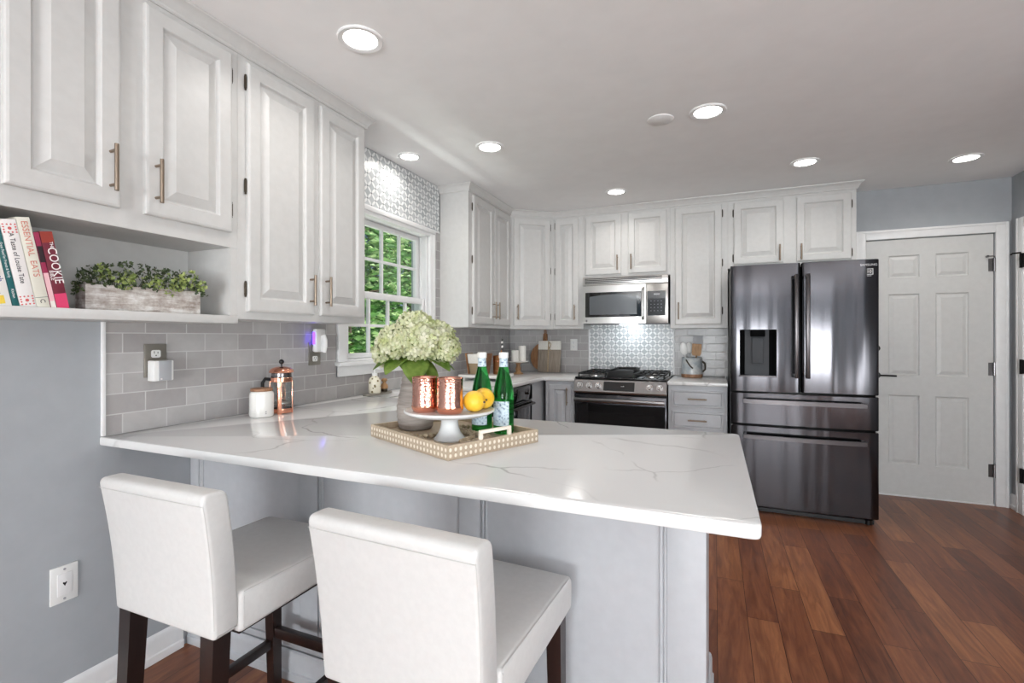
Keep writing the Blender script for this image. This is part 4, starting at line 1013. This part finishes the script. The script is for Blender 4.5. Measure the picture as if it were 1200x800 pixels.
# bead garland
gar = []
pth = [(-.10, -.152), (-.06, -.15), (-.0167, -.145), (.015, -.135), (.022, -.10), (.015, -.06), (.0, -.03), (.03, .0), (.08, .008), (.13, -.01), (.15, -.05), (.17, -.095), (.19, -.085), (.19, -.05), (.18, -.01), (.165, .03), (.13, .04), (.10, .03), (.04, .03), (-.02, .035), (-.04, .07), (.0, .10)]
ex = []
for i in range(len(pth)-1):
    a, b = Vector(pth[i]), Vector(pth[i+1]); n = max(1, int((b-a).length/.004))
    for k in range(n): ex.append(a+(b-a)*k/n)
bm = B(); last = None
kc = Vector(((KX-TC.x)*math.cos(-TA)-(KY-TC.y)*math.sin(-TA), (KX-TC.x)*math.sin(-TA)+(KY-TC.y)*math.cos(-TA)))
for p in ex:
    if last is not None and (p-last).length < .0155: continue
    d = p-kc
    if d.length < .061: p = kc+d.normalized()*.061
    if last is not None and (p-last).length < .0148: continue
    last = p; sphere(bm, (p.x, p.y, .0303), .0082, 12, 8)
tag(obj('bead_garland', bm, 'bead', loc=(TC.x, TC.y, CT), rot=(0, 0, TA)), 'string of natural wood beads lying in the tray around the cake stand', 'bead garland')

# ------------------------------------------------------------------ open shelf: books and planter
SH = 1.312+.0315
def book(y, thick, h, d, tilt, cols, label, txt=(), m_cover=None, x_front=.252):
    """spine faces the room (+x); y = near lower corner of the spine, leans toward -y at the top"""
    b = thing('book', label, 'book', (x_front, y, SH), 0, 'cookbooks on the open shelf'); b.rotation_euler = (tilt, 0, 0)
    cm = mat('cover_'+label[:12], srgb(*cols), .5)
    bm = B(); box(bm, -.0025, -thick, 0, 0, 0, h, bev=.0012); sp = obj('spine', bm, cm, b)
    bm = B(); box(bm, -d, -.002, 0, -.0026, 0, h); box(bm, -d, -thick, 0, -.0026, -thick+.002, h); obj('cover', bm, cm, b, smooth=False)
    bm = B(); box(bm, -d+.004, -thick+.0022, .003, -.0027, -.0022, h-.003); obj('page_block', bm, 'paper', b, smooth=False)
    for (s, size, z, off, m_, sx) in txt: lettering(sp, s, size, (.0004, -thick/2+off, z), (PI/2, PI/2, PI/2), m_, 'title_lettering', sx=sx)
    return b, sp
TL = .187
def patch(sp, thick, z0, z1, col, nm='spine_band', y0=None, y1=None):
    bm = B(); box(bm, .0001, (-thick+.0003) if y0 is None else y0, z0, .0004, -.0003 if y1 is None else y1, z1); obj(nm, bm, mat('print_%d' % random.randint(0, 9999), srgb(*col), .5), sp, smooth=False)
def dots(sp, thick, z0, col):
    bm = B(); 
    for i in range(4):
        for j in range(4):
            if (i, j) in ((1, 1), (1, 2), (2, 1), (2, 2)): continue
            y = -thick*(j+.5)/4; z = z0+i*.007
            bm.faces.new([bm.verts.new(Vector((.0005, y+.0022*math.cos(k*PI/4), z+.0022*math.sin(k*PI/4)))) for k in range(8)])
    bm.faces.new([bm.verts.new(Vector((.0005, -thick/2+.0042*math.cos(k*PI/5), z0+.0105+.0042*math.sin(k*PI/5)))) for k in range(10)])
    obj('spine_ornament', bm, mat('ornament_red', srgb(206, 92, 92), .6), sp, smooth=False)
yb = .812
def nexty(th, gap=.0012): 
    global yb
    y = yb; yb -= (th+gap)/math.cos(TL); return y
b, sp = book(nexty(.029), .029, .222, .17, TL, (112, 34, 52), 'burgundy and pink spined cookbook, rightmost on the open shelf', [('COOKIE', .030, .125, .004, 'ink_white', .92), ('THE', .011, .183, .006, 'ink_white', 1), ('BIBLE', .012, .098, -.009, 'ink_white', 1)])
patch(sp, .029, .0, .045, (214, 64, 108)); patch(sp, .029, .19, .221, (150, 56, 44)); 
b, sp = book(nexty(.012), .012, .214, .165, TL, (150, 40, 76), 'slim dark book with a pink lower spine, second from the right on the shelf', [])
patch(sp, .012, .02, .10, (232, 186, 192)); patch(sp, .012, .13, .175, (46, 30, 36)); patch(sp, .012, .0, .02, (232, 226, 218))
b, sp = book(nexty(.029), .029, .252, .18, TL, (222, 219, 206), 'tall cream spined cookbook with coral capitals on the shelf', [('ESSENTIAL  EATS', .0205, .165, 0, 'ink_red', 1)])
patch(sp, .029, .03, .0315, (120, 130, 120))
lettering(sp, 'C', .016, (.0005, -.0145, .02), (PI/2, PI/2, PI/2), 'ink', 'publisher_mark')
b, sp = book(nexty(.034), .034, .240, .18, TL, (236, 232, 230), 'white cookbook with script title and red dotted ornaments on the shelf', [('A Taste of Louise Tate', .0155, .135, 0, 'ink', .95)])
dots(sp, .034, .01, 0); dots(sp, .034, .205, 0)
b, sp = book(nexty(.014), .014, .232, .17, TL, (28, 96, 98), 'slim teal spined book on the open shelf', [('Great Food for Friends & Family', .008, .125, 0, 'ink_white', .9), ('Kitchen', .008, .035, 0, 'ink_white', 1)])
b, sp = book(nexty(.030), .030, .20, .17, TL, (234, 232, 228), 'white book with blue script and a yellow patch, leftmost on the shelf', [('Lunch', .02, .09, .003, 'ink_blue', 1)])
patch(sp, .03, .008, .03, (238, 206, 80), 'spine_patch', -.028, -.012); patch(sp, .03, .034, .044, (110, 40, 44), 'spine_patch', -.028, -.018)
# planter: front face toward the room
PL = thing('planter_box', 'whitewashed wooden planter box with green boxwood sprigs on the open shelf', 'planter', (.180, 1.050, SH), -.16)
bm = B()
pw, pd, ph = .167, .042, .083
box(bm, pd-.008, -pw, 0, pd, pw, ph, bev=.001); obj('front_board', bm, 'whitewash', PL)
bm = B(); box(bm, -pd, -pw, 0, -pd+.008, pw, ph, bev=.001); obj('back_board', bm, 'whitewash', PL)
for sy in (-1, 1):
    bm = B(); box(bm, -pd+.0083, sy*pw, 0, pd-.0083, sy*(pw-.008), ph-.0005, bev=.001); obj('end_board', bm, 'whitewash', PL)
bm = B(); box(bm, -pd+.0085, -pw+.0085, .002, pd-.0085, pw-.0085, .066); obj('soil', bm, 'bark', PL, smooth=False)
rng = random.Random(5)
def sprig_mesh(light):
    bm = B(); 
    for k in range(430 if not light else 230):
        y = rng.uniform(-pw-.02, pw+.02); x = rng.uniform(-.05, .075)
        if light:
            cl = [(-.12, .06), (-.07, .05), (-.05, .065), (.02, .05), (.09, .055), (.12, .07), (.155, .045), (.07, .03)][rng.randrange(8)]
            y = cl[0]+rng.gauss(0, .014); x = rng.uniform(.02, .068); zb = cl[1]+ph-.03+rng.gauss(0, .013)
        else:
            zb = ph-.01+rng.uniform(0, .095)*(1-.45*(y/(pw+.02))**2)+(-.02 if abs(y) > pw else 0)
        c_ = Vector((x, y, zb)); d = Vector((rng.gauss(.35, .6), rng.gauss(0, .6), rng.gauss(.4, .6))).normalized(); u, v = frame_of(d)
        for q in range(5):
            a = q*2*PI/5+rng.random(); dr = (u*math.cos(a)+v*math.sin(a)+d*.5).normalized(); t_ = dr.cross(d).normalized(); s = rng.uniform(.007, .011)*(1.0 if light else .95)
            p = [c_, c_+dr*s*.5+t_*s*.36, c_+dr*s, c_+dr*s*.5-t_*s*.36]
            bm.faces.new([bm.verts.new(x_) for x_ in p])
    return bm
fo = obj('dark_foliage', sprig_mesh(False), 'box_dark', PL, smooth=False); fl = obj('light_foliage', sprig_mesh(True), 'box_light', PL, smooth=False)
bm = B()
for k in range(40):
    y = rng.uniform(-pw+.012, pw-.012); x = rng.uniform(-.035, .035); tube(bm, [(x, y, .06), (x*1.2, y+rng.gauss(0, .008), .09), (x*1.5, y*1.08+rng.gauss(0, .012), .115+rng.uniform(0, .02))], .0011, 5)
sm = obj('twigs', bm, 'box_dark', PL); sm['kind'] = 'stuff'

# ------------------------------------------------------------------ things along the left wall
def plate_on_wall(name, label, cat, y, z, w, h, m_, th=.006, x=.0085):
    t_ = thing(name, label, cat, (x, y, z), PI/2)      # local -y is out of the wall
    bm = B(); box(bm, -w/2, -th, -h/2, w/2, 0, h/2, bev=.0022); obj('cover_plate', bm, m_, t_); return t_
def receptacle(t_, z, th=.006, m_='white_plastic', plate=True):
    bm = B()
    pts = rounded([(-.017, -.0145), (.017, -.0145), (.017, .0145), (-.017, .0145)], .008, 4)
    rings(bm, [[Vector((x, -th+.001, z+y)) for x, y in pts], [Vector((x, -th-.0018, z+y)) for x, y in pts]]); bmesh.ops.recalc_face_normals(bm, faces=bm.faces)
    r = obj('receptacle', bm, m_, t_, smooth=False)
    for x, h_ in ((-.0065, .009), (.0065, .007)): 
        bm = B(); box(bm, x-.0011, -th-.0022, z+.001, x+.0011, -th-.0017, z+.001+h_); obj('slot', bm, 'black', r, smooth=False)
    bm = B(); cyl(bm, (0, -th-.0017, z-.0065), (0, -th-.0022, z-.0065), .0024, seg=10); obj('ground_hole', bm, 'black', r)
o1 = plate_on_wall('wall_outlet', 'pewter outlet plate on the tile above the near end of the counter', 'outlet', 1.193, 1.168, .082, .128, 'pewter')
receptacle(o1, .026); receptacle(o1, -.026)
pg = thing('plug_in_device', 'white and gray plug-in device in the near wall outlet', 'plug-in device', (.0155, 1.196, 1.133), PI/2)
bm = B(); box(bm, -.036, -.045, -.042, .036, -.003, .036, bev=.004); obj('housing', bm, 'white_plastic', pg)
bm = B(); box(bm, -.020, -.0475, -.041, .026, -.0451, .035, bev=.001); obj('front_panel', bm, 'gray_plastic', pg)
bm = B(); cyl(bm, (-.012, -.0475, -.034), (-.012, -.049, -.034), .003, seg=12); obj('indicator_light', bm, 'ink_white', pg)
o2 = plate_on_wall('wall_outlet', 'pewter outlet plate on the tile just left of the window', 'outlet', 2.000, 1.170, .082, .124, 'pewter')
receptacle(o2, -.028); receptacle(o2, .026)
nl = thing('night_light', 'white plug-in night light glowing violet, under the cabinet by the window', 'night light', (.0185, 2.012, 1.24), PI/2)
bm = B(); box(bm, -.036, -.03, -.062, .036, -.0, .064, bev=.010, seg=3); obj('housing', bm, 'white_plastic', nl)
bm = B(); tube(bm, [(.006, -.036, -.06), (.006, -.045, -.03), (.006, -.045, .0), (.006, -.034, .025)], .019, 14, flat=.6); obj('plug_head', bm, 'white_plastic', nl)
bm = B(); box(bm, -.0395, -.022, -.02, -.0362, -.006, .045, bev=.001); obj('glow_strip', bm, 'violet', nl)
pj = plate_on_wall('phone_jack', 'white phone jack plate low on the left wall beside the stool', 'wall plate', .912, .437, .076, .122, 'white_plastic', x=.0005)
bm = B(); box(bm, -.02, -.0085, -.036, .02, -.0062, .036, bev=.001); jp = obj('jack_insert', bm, 'trim', pj)
bm = B(); pts = [(-.006, .004), (-.004, .007), (0, .004), (.004, .007), (.006, .004), (0, -.007)]
rings(bm, [[Vector((x, -.0088, y)) for x, y in pts], [Vector((x, -.0083, y)) for x, y in pts]]); obj('jack_opening', bm, 'black', jp, smooth=False)
for z in (-.049, .049):
    bm = B(); cyl(bm, (0, -.006, z), (0, -.0075, z), .004, seg=12); obj('screw', bm, 'gray_plastic', pj)
# canister
cn = thing('canister', 'white ceramic canister with a wooden lid near the left wall', 'canister', (.150, 1.553, CT+.0005))
bm = B(); lathe(bm, [(.0002, 0), (.044, 0), (.0485, .004), (.0495, .012), (.0495, .096), (.047, .107), (.041, .113), (.0002, .113)], seg=40); obj('jar', bm, 'ceramic_white', cn)
bm = B(); lathe(bm, [(.0002, .1135), (.043, .1135), (.0445, .1155), (.0445, .1235), (.043, .1255), (.0002, .1255)], seg=40); obj('lid', bm, 'lid_wood', cn)
for k in range(2):
    a = -.35; p = Vector((.0497*math.cos(a), .0497*math.sin(a), .025-.008*k)); lettering(cn, 'SUGAR'[:3] if False else 'H', .008, p, (PI/2, 0, a+PI/2), 'ink', 'jar_mark')
# french press
fp = thing('french_press', 'copper and glass french press coffee maker behind the canister', 'coffee press', (.150, 1.660, CT+.0005))
bm = B(); lathe(bm, [(.040, .012), (.043, .014), (.043, .165), (.045, .172), (.0435, .172), (.0415, .164), (.0415, .016), (.040, .014)], seg=40, cap0=False, cap1=False); obj('beaker', bm, 'clear_glass', fp)
bm = B(); lathe(bm, [(.0002, .004), (.046, .004), (.047, .007), (.047, .022), (.0455, .024), (.0455, .0115), (.0002, .0115)], seg=40); obj('base_ring', bm, 'copper', fp)
bm = B(); lathe(bm, [(.0455, .146), (.047, .148), (.047, .164), (.0455, .166)], seg=40, cap0=False, cap1=False); obj('collar', bm, 'copper', fp)
for k in range(4):
    a = -.9+k*PI/2; bm = B(); box(bm, -.009, -.0015, 0, .009, .0015, .15, bev=.0005); bmesh.ops.translate(bm, verts=bm.verts, vec=Vector((0, -.0475, 0))); bmesh.ops.rotate(bm, verts=bm.verts, matrix=Matrix.Rotation(a, 3, 'Z')); obj('frame_strap', bm, 'copper', fp)
bm = B(); lathe(bm, [(.0405, .166), (.0425, .168), (.0425, .186), (.0405, .188), (.0002, .188)], seg=40, cap0=False); obj('gasket_band', bm, 'steel_dark', fp)
bm = B(); lathe(bm, [(.0002, .1885), (.052, .1885), (.053, .192), (.049, .202), (.040, .209), (.022, .2145), (.008, .216), (.0002, .216)], seg=40); obj('lid', bm, 'copper', fp)
bm = B(); cyl(bm, (0, 0, .2155), (0, 0, .228), .004, seg=12); sphere(bm, (0, 0, .2375), .0115, 16, 12); obj('plunger_knob', bm, 'black', fp)
bm = B(); cyl(bm, (0, 0, .05), (0, 0, .188), .002, seg=8); cyl(bm, (0, 0, .045), (0, 0, .052), .04, seg=32); obj('plunger', bm, 'steel', fp)
hd = Vector((-.92, -.39, 0)); bm = B(); tube(bm, [hd*r_+Vector((0, 0, z_)) for r_, z_ in ((.0475, .155), (.075, .158), (.088, .14), (.088, .08), (.075, .04), (.0475, .03))], .008, 10); obj('handle', bm, 'black', fp)
# soap bottle, brush and their dish
ds = thing('sink_tray', 'dark oval tray at the window wall holding soap and brush', 'tray', (.085, 2.44, CT+.0005))
bm = B(); 
o_ = [(.055*math.cos(2*PI*k/32), .125*math.sin(2*PI*k/32)) for k in range(32)]
slab(bm, o_, [], 0, .010, .003); obj('dish', bm, 'pewter', ds)
sp_ = thing('soap_bottle', 'cream painted soap bottle with white pump by the window sill', 'bottle', (.085, 2.410, CT+.011))
bm = B(); lathe(bm, [(.0002, 0), (.033, 0), (.036, .005), (.037, .03), (.036, .075), (.031, .09), (.018, .1), (.016, .106), (.0002, .106)], seg=32); obj('jar', bm, 'soap', sp_)
bm = B(); lathe(bm, [(.0002, .1065), (.017, .1065), (.017, .122), (.008, .125), (.0055, .145), (.0002, .145)], seg=24); box(bm, -.006, -.006, .1455, .04, .006, .156, bev=.003); obj('pump', bm, 'white_plastic', sp_)
br = thing('dish_brush', 'small wooden dish brush beside the painted soap bottle', 'brush', (.085, 2.503, CT+.011))
bm = B(); lathe(bm, [(.0002, .0), (.019, 0), (.021, .018), (.0002, .018)], seg=24); obj('bristles', bm, 'bronze', br)
bm = B(); lathe(bm, [(.0002, .0185), (.022, .0185), (.024, .026), (.021, .04), (.011, .052), (.010, .058), (.018, .068), (.019, .075), (.012, .082), (.0002, .084)], seg=28); obj('knob_handle', bm, 'oak', br)

# ------------------------------------------------------------------ things on the back-left worktop
rs_ = thing('countertop_riser', 'long white riser board on the worktop past the window', 'riser', (.27, 3.60, CT+.0005))
bm = B(); slab(bm, rounded([(-.185, -.15), (.185, -.15), (.185, .15), (-.185, .15)], .01), [], .026, .048, .003); obj('board', bm, 'ceramic_white', rs_)
for x in (-.15, .15):
    bm = B(); box(bm, x-.012, -.12, 0, x+.012, .12, .0255, bev=.002); obj('foot', bm, 'ceramic_white', rs_)
RZ = CT+.0005+.0485
bk = thing('basket', 'small wicker basket with white linen liner on the riser', 'basket', (.20, 3.60, RZ))
def ring_rect(w, d, z): return [Vector((x, y, z)) for x, y in rounded([(-w, -d), (w, -d), (w, d), (-w, d)], .012, 3)]
bm = B(); rings(bm, [ring_rect(.060, .05, 0), ring_rect(.070, .058, .10), ring_rect(.066, .054, .10), ring_rect(.056, .046, .006)], cap1=True); obj('woven_body', bm, 'wicker', bk)
bm = B(); rings(bm, [ring_rect(.0715, .0595, .088), ring_rect(.079, .064, .162), ring_rect(.074, .06, .165), ring_rect(.066, .054, .101)], cap0=False, cap1=True); obj('linen_liner', bm, 'cloth', bk)
for sx in (-1, 1):
    bm = B(); a = Vector((sx*.064, 0, .0)); b_ = Vector((sx*.085, 0, .17)); rings(bm, [[a+Vector((sx*q[0], q[1], 0)) for q in ((0, -.05), (.01, -.05), (.01, .05), (0, .05))], [b_+Vector((sx*q[0], q[1], 0)) for q in ((0, -.06), (.012, -.06), (.012, .06), (0, .06))]]); bmesh.ops.recalc_face_normals(bm, faces=bm.faces); obj('wood_side', bm, 'acacia', bk, smooth=False)
cc_ = thing('copper_crock', 'copper utensil canister on the riser beside the basket', 'canister', (.372, 3.635, RZ))
bm = B(); lathe(bm, [(.0002, 0), (.05, 0), (.052, .004), (.052, .148), (.0535, .151), (.05, .152), (.049, .148), (.049, .01), (.0002, .008)], seg=40); obj('jar', bm, 'bronze_light', cc_)
for z in (.03, .11):
    bm = B(); pts = [(.0525*math.cos(2*PI*k/40), .0525*math.sin(2*PI*k/40), z) for k in range(40)]; tube(bm, pts, .0016, 6, closed=True); obj('band', bm, 'copper', cc_)
ld_ = thing('ladle', 'dark handled utensil with white rings standing in the copper canister', 'utensil', (.372, 3.635, RZ+.0085))
bm = B(); cyl(bm, (0, 0, .0), (.022, -.008, .19), .005, .0065, 10); obj('shaft', bm, 'bronze_light', ld_)
for k in range(5):
    a = Vector((.022, -.008, .19))+Vector((.004, 0, .018*k)); bm = B(); cyl(bm, a+Vector((0, 0, .0005)), a+Vector((.004, 0, .018)), .0075, seg=10); obj('handle_ring', bm, 'black' if k % 2 == 0 else 'ink_white', ld_)
# candle stand in the corner
cs_ = thing('candle_stand', 'white plate pedestal on a wooden foot in the counter corner', 'candle stand', (.27, 4.30, CT+.0005))
bm = B(); lathe(bm, [(.0002, 0), (.048, 0), (.05, .006), (.034, .014), (.022, .03), (.028, .05), (.019, .075), (.021, .095), (.034, .108), (.0002, .108)], seg=32); obj('turned_foot', bm, 'oak', cs_)
bm = B(); lathe(bm, [(.0002, .1085), (.07, .1085), (.098, .118), (.099, .123), (.092, .124), (.0002, .1205)], seg=40); obj('plate', bm, 'ceramic_white', cs_)
def candle(x, y, r, h, label):
    c = thing('pillar_candle', label, 'candle', (x, y, CT+.0005+.1213), 0, 'white pillar candles')
    bm = B(); lathe(bm, [(.0002, 0), (r-.002, 0), (r, .002), (r, h-.003), (r-.003, h), (r-.012, h-.003), (.0002, h-.004)], seg=32); obj('wax', bm, 'wax', c)
    bm = B(); cyl(bm, (0, 0, h-.0045), (.001, 0, h+.008), .0012, seg=6); obj('wick', bm, 'ink', c)
candle(.252, 4.268, .036, .105, 'shorter white pillar candle in front on the candle stand'); candle(.298, 4.335, .036, .148, 'taller white pillar candle at the back of the candle stand')
# cutting boards leaning on the back wall
rb = thing('round_board', 'round wooden cutting board with leather loop, leaning on the back wall', 'cutting board', (.412, YB-.012, CT+.0008-.0046)); rb.rotation_euler = (-.10, 0, 0)
bm = B(); n = 40; R_ = .150; pts = []
for k in range(n+1):
    a = PI/2-.16-(2*PI-.32)*k/n; pts.append((R_*math.cos(a), R_+R_*math.sin(a)))
pts = [(.020, .385), (.024, .30)]+pts+[(-.024, .30), (-.020, .385), (0, .395)]
pts = pts[::-1]
rings(bm, [[Vector((x, y, z)) for x, z in pts] for y in (-.062, -.046)]); bmesh.ops.recalc_face_normals(bm, faces=bm.faces); obj('board', bm, 'acacia', rb, smooth=False)
bm = B(); tube(bm, [(.0, -.066, .355), (.012, -.068, .40), (.006, -.066, .43), (-.008, -.066, .43), (-.006, -.067, .39), (.002, -.068, .36), (.010, -.068, .335)], .005, 8); obj('leather_loop', bm, 'lid_wood', rb)
qb = thing('rectangular_board', 'rectangular gray wood cutting board with white top band, leaning on the back wall', 'cutting board', (.470, YB-.012, CT+.0008-.0068)); qb.rotation_euler = (-.10, 0, 0)
bm = B(); box(bm, -.119, -.088, 0, .119, -.068, .225, bev=.003); obj('wood_board', bm, 'graywood', qb)
bm = B(); box(bm, -.119, -.088, .2252, .119, -.068, .315, bev=.003); obj('marble_band', bm, 'cloth', qb)
bm = B(); box(bm, -.016, -.0895, .003, -.004, -.0882, .312); tube(bm, [(-.01, -.091, .23), (.012, -.094, .25), (.018, -.095, .285), (.004, -.094, .30), (-.008, -.094, .27), (.004, -.094, .235), (.02, -.094, .215)], .004, 7); obj('twine_tie', bm, 'twine', qb)
# outlet on the back wall
ob = thing('wall_outlet', 'white outlet on the back wall tile right of the cutting boards', 'outlet', (.706, YB-.0085, 1.183))
bm = B(); box(bm, -.036, -.006, -.058, .036, 0, .058, bev=.002); obj('cover_plate', bm, 'white_plastic', ob)
receptacle(ob, .021, m_='trim'); receptacle(ob, -.021, m_='trim')
# utensil crock right of the range
cr = thing('utensil_crock', 'glazed gray and brown utensil crock right of the range', 'crock', (1.822, 4.55, CT+.0005))
bm = B(); lathe(bm, [(.0002, 0), (.084, 0), (.088, .005), (.089, .03)], seg=40, cap1=False); obj('foot_band', bm, 'terra', cr)
bm = B(); lathe(bm, [(.089, .0302), (.086, .09), (.083, .165), (.086, .172), (.081, .173), (.078, .165), (.078, .012), (.0002, .010)], seg=40, cap0=False); obj('glazed_body', bm, 'stone_blue', cr)
bm = B(); tube(bm, [(-.045, -.075, .155), (-.03, -.088, .13), (-.008, -.096, .10), (.012, -.093, .082)], .006, 8); obj('handle_strap', bm, 'bronze', cr)
bm = B(); tube(bm, [(.083, -.01, .14), (.108, -.012, .12), (.108, -.012, .07), (.087, -.01, .05)], .008, 8); obj('handle', bm, 'bronze', cr)
UZ = CT+.012
def utensil(name, label, base, top, head, m_, mh):
    u = thing(name, label, 'utensil', (base[0], base[1], UZ), 0)
    d = Vector((top[0]-base[0], top[1]-base[1], top[2])); bm = B(); cyl(bm, (0, 0, 0), d, .005, .006, 10); obj('handle', bm, m_, u)
    w_, l_, sq = head; dn = d.normalized(); sx = Vector((1, 0, 0)); sx = (sx-dn*sx.dot(dn)).normalized(); sy = dn.cross(sx); c_ = d+dn*l_/2*.96
    bm = B()
    if sq:
        rings(bm, [[c_+sx*(w_/2*x)+dn*(l_/2*z)+sy*y for x, z in ((-.75, -1), (.75, -1), (1, -.6), (1, 1), (-1, 1), (-1, -.6))] for y in (-.003, .003)]); bmesh.ops.recalc_face_normals(bm, faces=bm.faces)
    else:
        q = bmesh.ops.create_uvsphere(bm, u_segments=18, v_segments=12, radius=1)
        for v in q['verts']: p = v.co.copy(); v.co = c_+sx*(p.x*w_/2)+dn*(p.z*l_/2)+sy*(p.y*.007+.006*(p.x*p.x+p.z*p.z))
    obj('head', bm, mh, u)
utensil('spoon', 'white oval spoon leaning left in the utensil crock', (1.80, 4.53), (1.765, 4.53, .185), (.066, .115, 0), 'white_plastic', 'white_plastic')
utensil('spoon', 'second pale spoon behind the white oval spoon in the crock', (1.81, 4.57), (1.80, 4.585, .20), (.055, .10, 0), 'gray_plastic', 'white_plastic')
utensil('spatula', 'golden wooden spatula standing in the utensil crock', (1.845, 4.535), (1.858, 4.525, .18), (.078, .105, 1), 'oak', 'oak')
utensil('turner', 'wide pale turner behind the wooden spatula in the crock', (1.845, 4.585), (1.862, 4.60, .215), (.085, .14, 1), 'steel', 'gray_plastic')

# ------------------------------------------------------------------ outside: lawn and trees beyond the window
bm = B(); box(bm, -40, -20, -.75, -.2, 40, -.6); struct('lawn', bm, 'grass', 'green lawn outside the kitchen window', 'lawn', smooth=False)
def tree(x, y, z0, h, r, n, mleaf, label, seed, low=.25):
    rg_ = random.Random(seed); t_ = thing('tree', label, 'tree', (x, y, -.6), 0, 'trees outside the window')
    bm = B(); tube(bm, [(0, 0, 0), (.05, .03, h*.3), (-.03, .06, h*.6), (.02, 0, h*.9)], [.16, .13, .09, .03], 10)
    for k in range(9):
        a = k*2.4; zz = h*(.25+.07*k); tube(bm, [(0, 0, zz), (r*.4*math.cos(a), r*.4*math.sin(a), zz+.25), (r*.8*math.cos(a), r*.8*math.sin(a), zz+.4)], [.05, .035, .012], 6)
    obj('trunk', bm, 'bark', t_)
    bm = B(); clumps = []
    for k in range(70):
        s = rg_.uniform(low, 1); a = rg_.random()*2*PI; q = r*(1-.55*abs(s-.45)**1.2)*math.sqrt(rg_.uniform(.15, 1)); clumps.append((Vector((q*math.cos(a), q*math.sin(a), h*s)), rg_.uniform(.3, .6)))
    for k in range(n):
        c_, cr_ = clumps[rg_.randrange(70)]; p = c_+Vector((rg_.gauss(0, 1), rg_.gauss(0, 1), rg_.gauss(0, .7)))*cr_*.55
        s = rg_.uniform(.05, .10); d = Vector((rg_.gauss(0, 1), rg_.gauss(0, 1), rg_.gauss(.4, .8))).normalized(); u, v = frame_of(d)
        f = bm.faces.new([bm.verts.new(p+u*s*a_+v*s*b_+d*s*c2) for a_, b_, c2 in ((-1, 0, 0), (-.2, .45, .12), (1, 0, -.1), (-.2, -.45, .12))])
    obj('crown', bm, mleaf, t_, smooth=False)
tree(-3.7, 6.3, 0, 5.2, 1.35, 8000, 'leaf_tree', 'bright leafy tree at the left of the window view', 1, .22)
tree(-5.0, 10.0, 0, 5.6, 1.3, 9000, 'leaf_tree', 'bright leafy tree in the middle of the window view', 2, .22)
tree(-9.6, 9.6, 0, 6.5, 1.6, 7500, 'leaf_dark', 'dark tree behind the bright ones, left', 3, .08)
tree(-8.4, 14.2, 0, 7.0, 2.0, 7500, 'leaf_dark', 'dark tree behind the bright ones, right', 4, .08)
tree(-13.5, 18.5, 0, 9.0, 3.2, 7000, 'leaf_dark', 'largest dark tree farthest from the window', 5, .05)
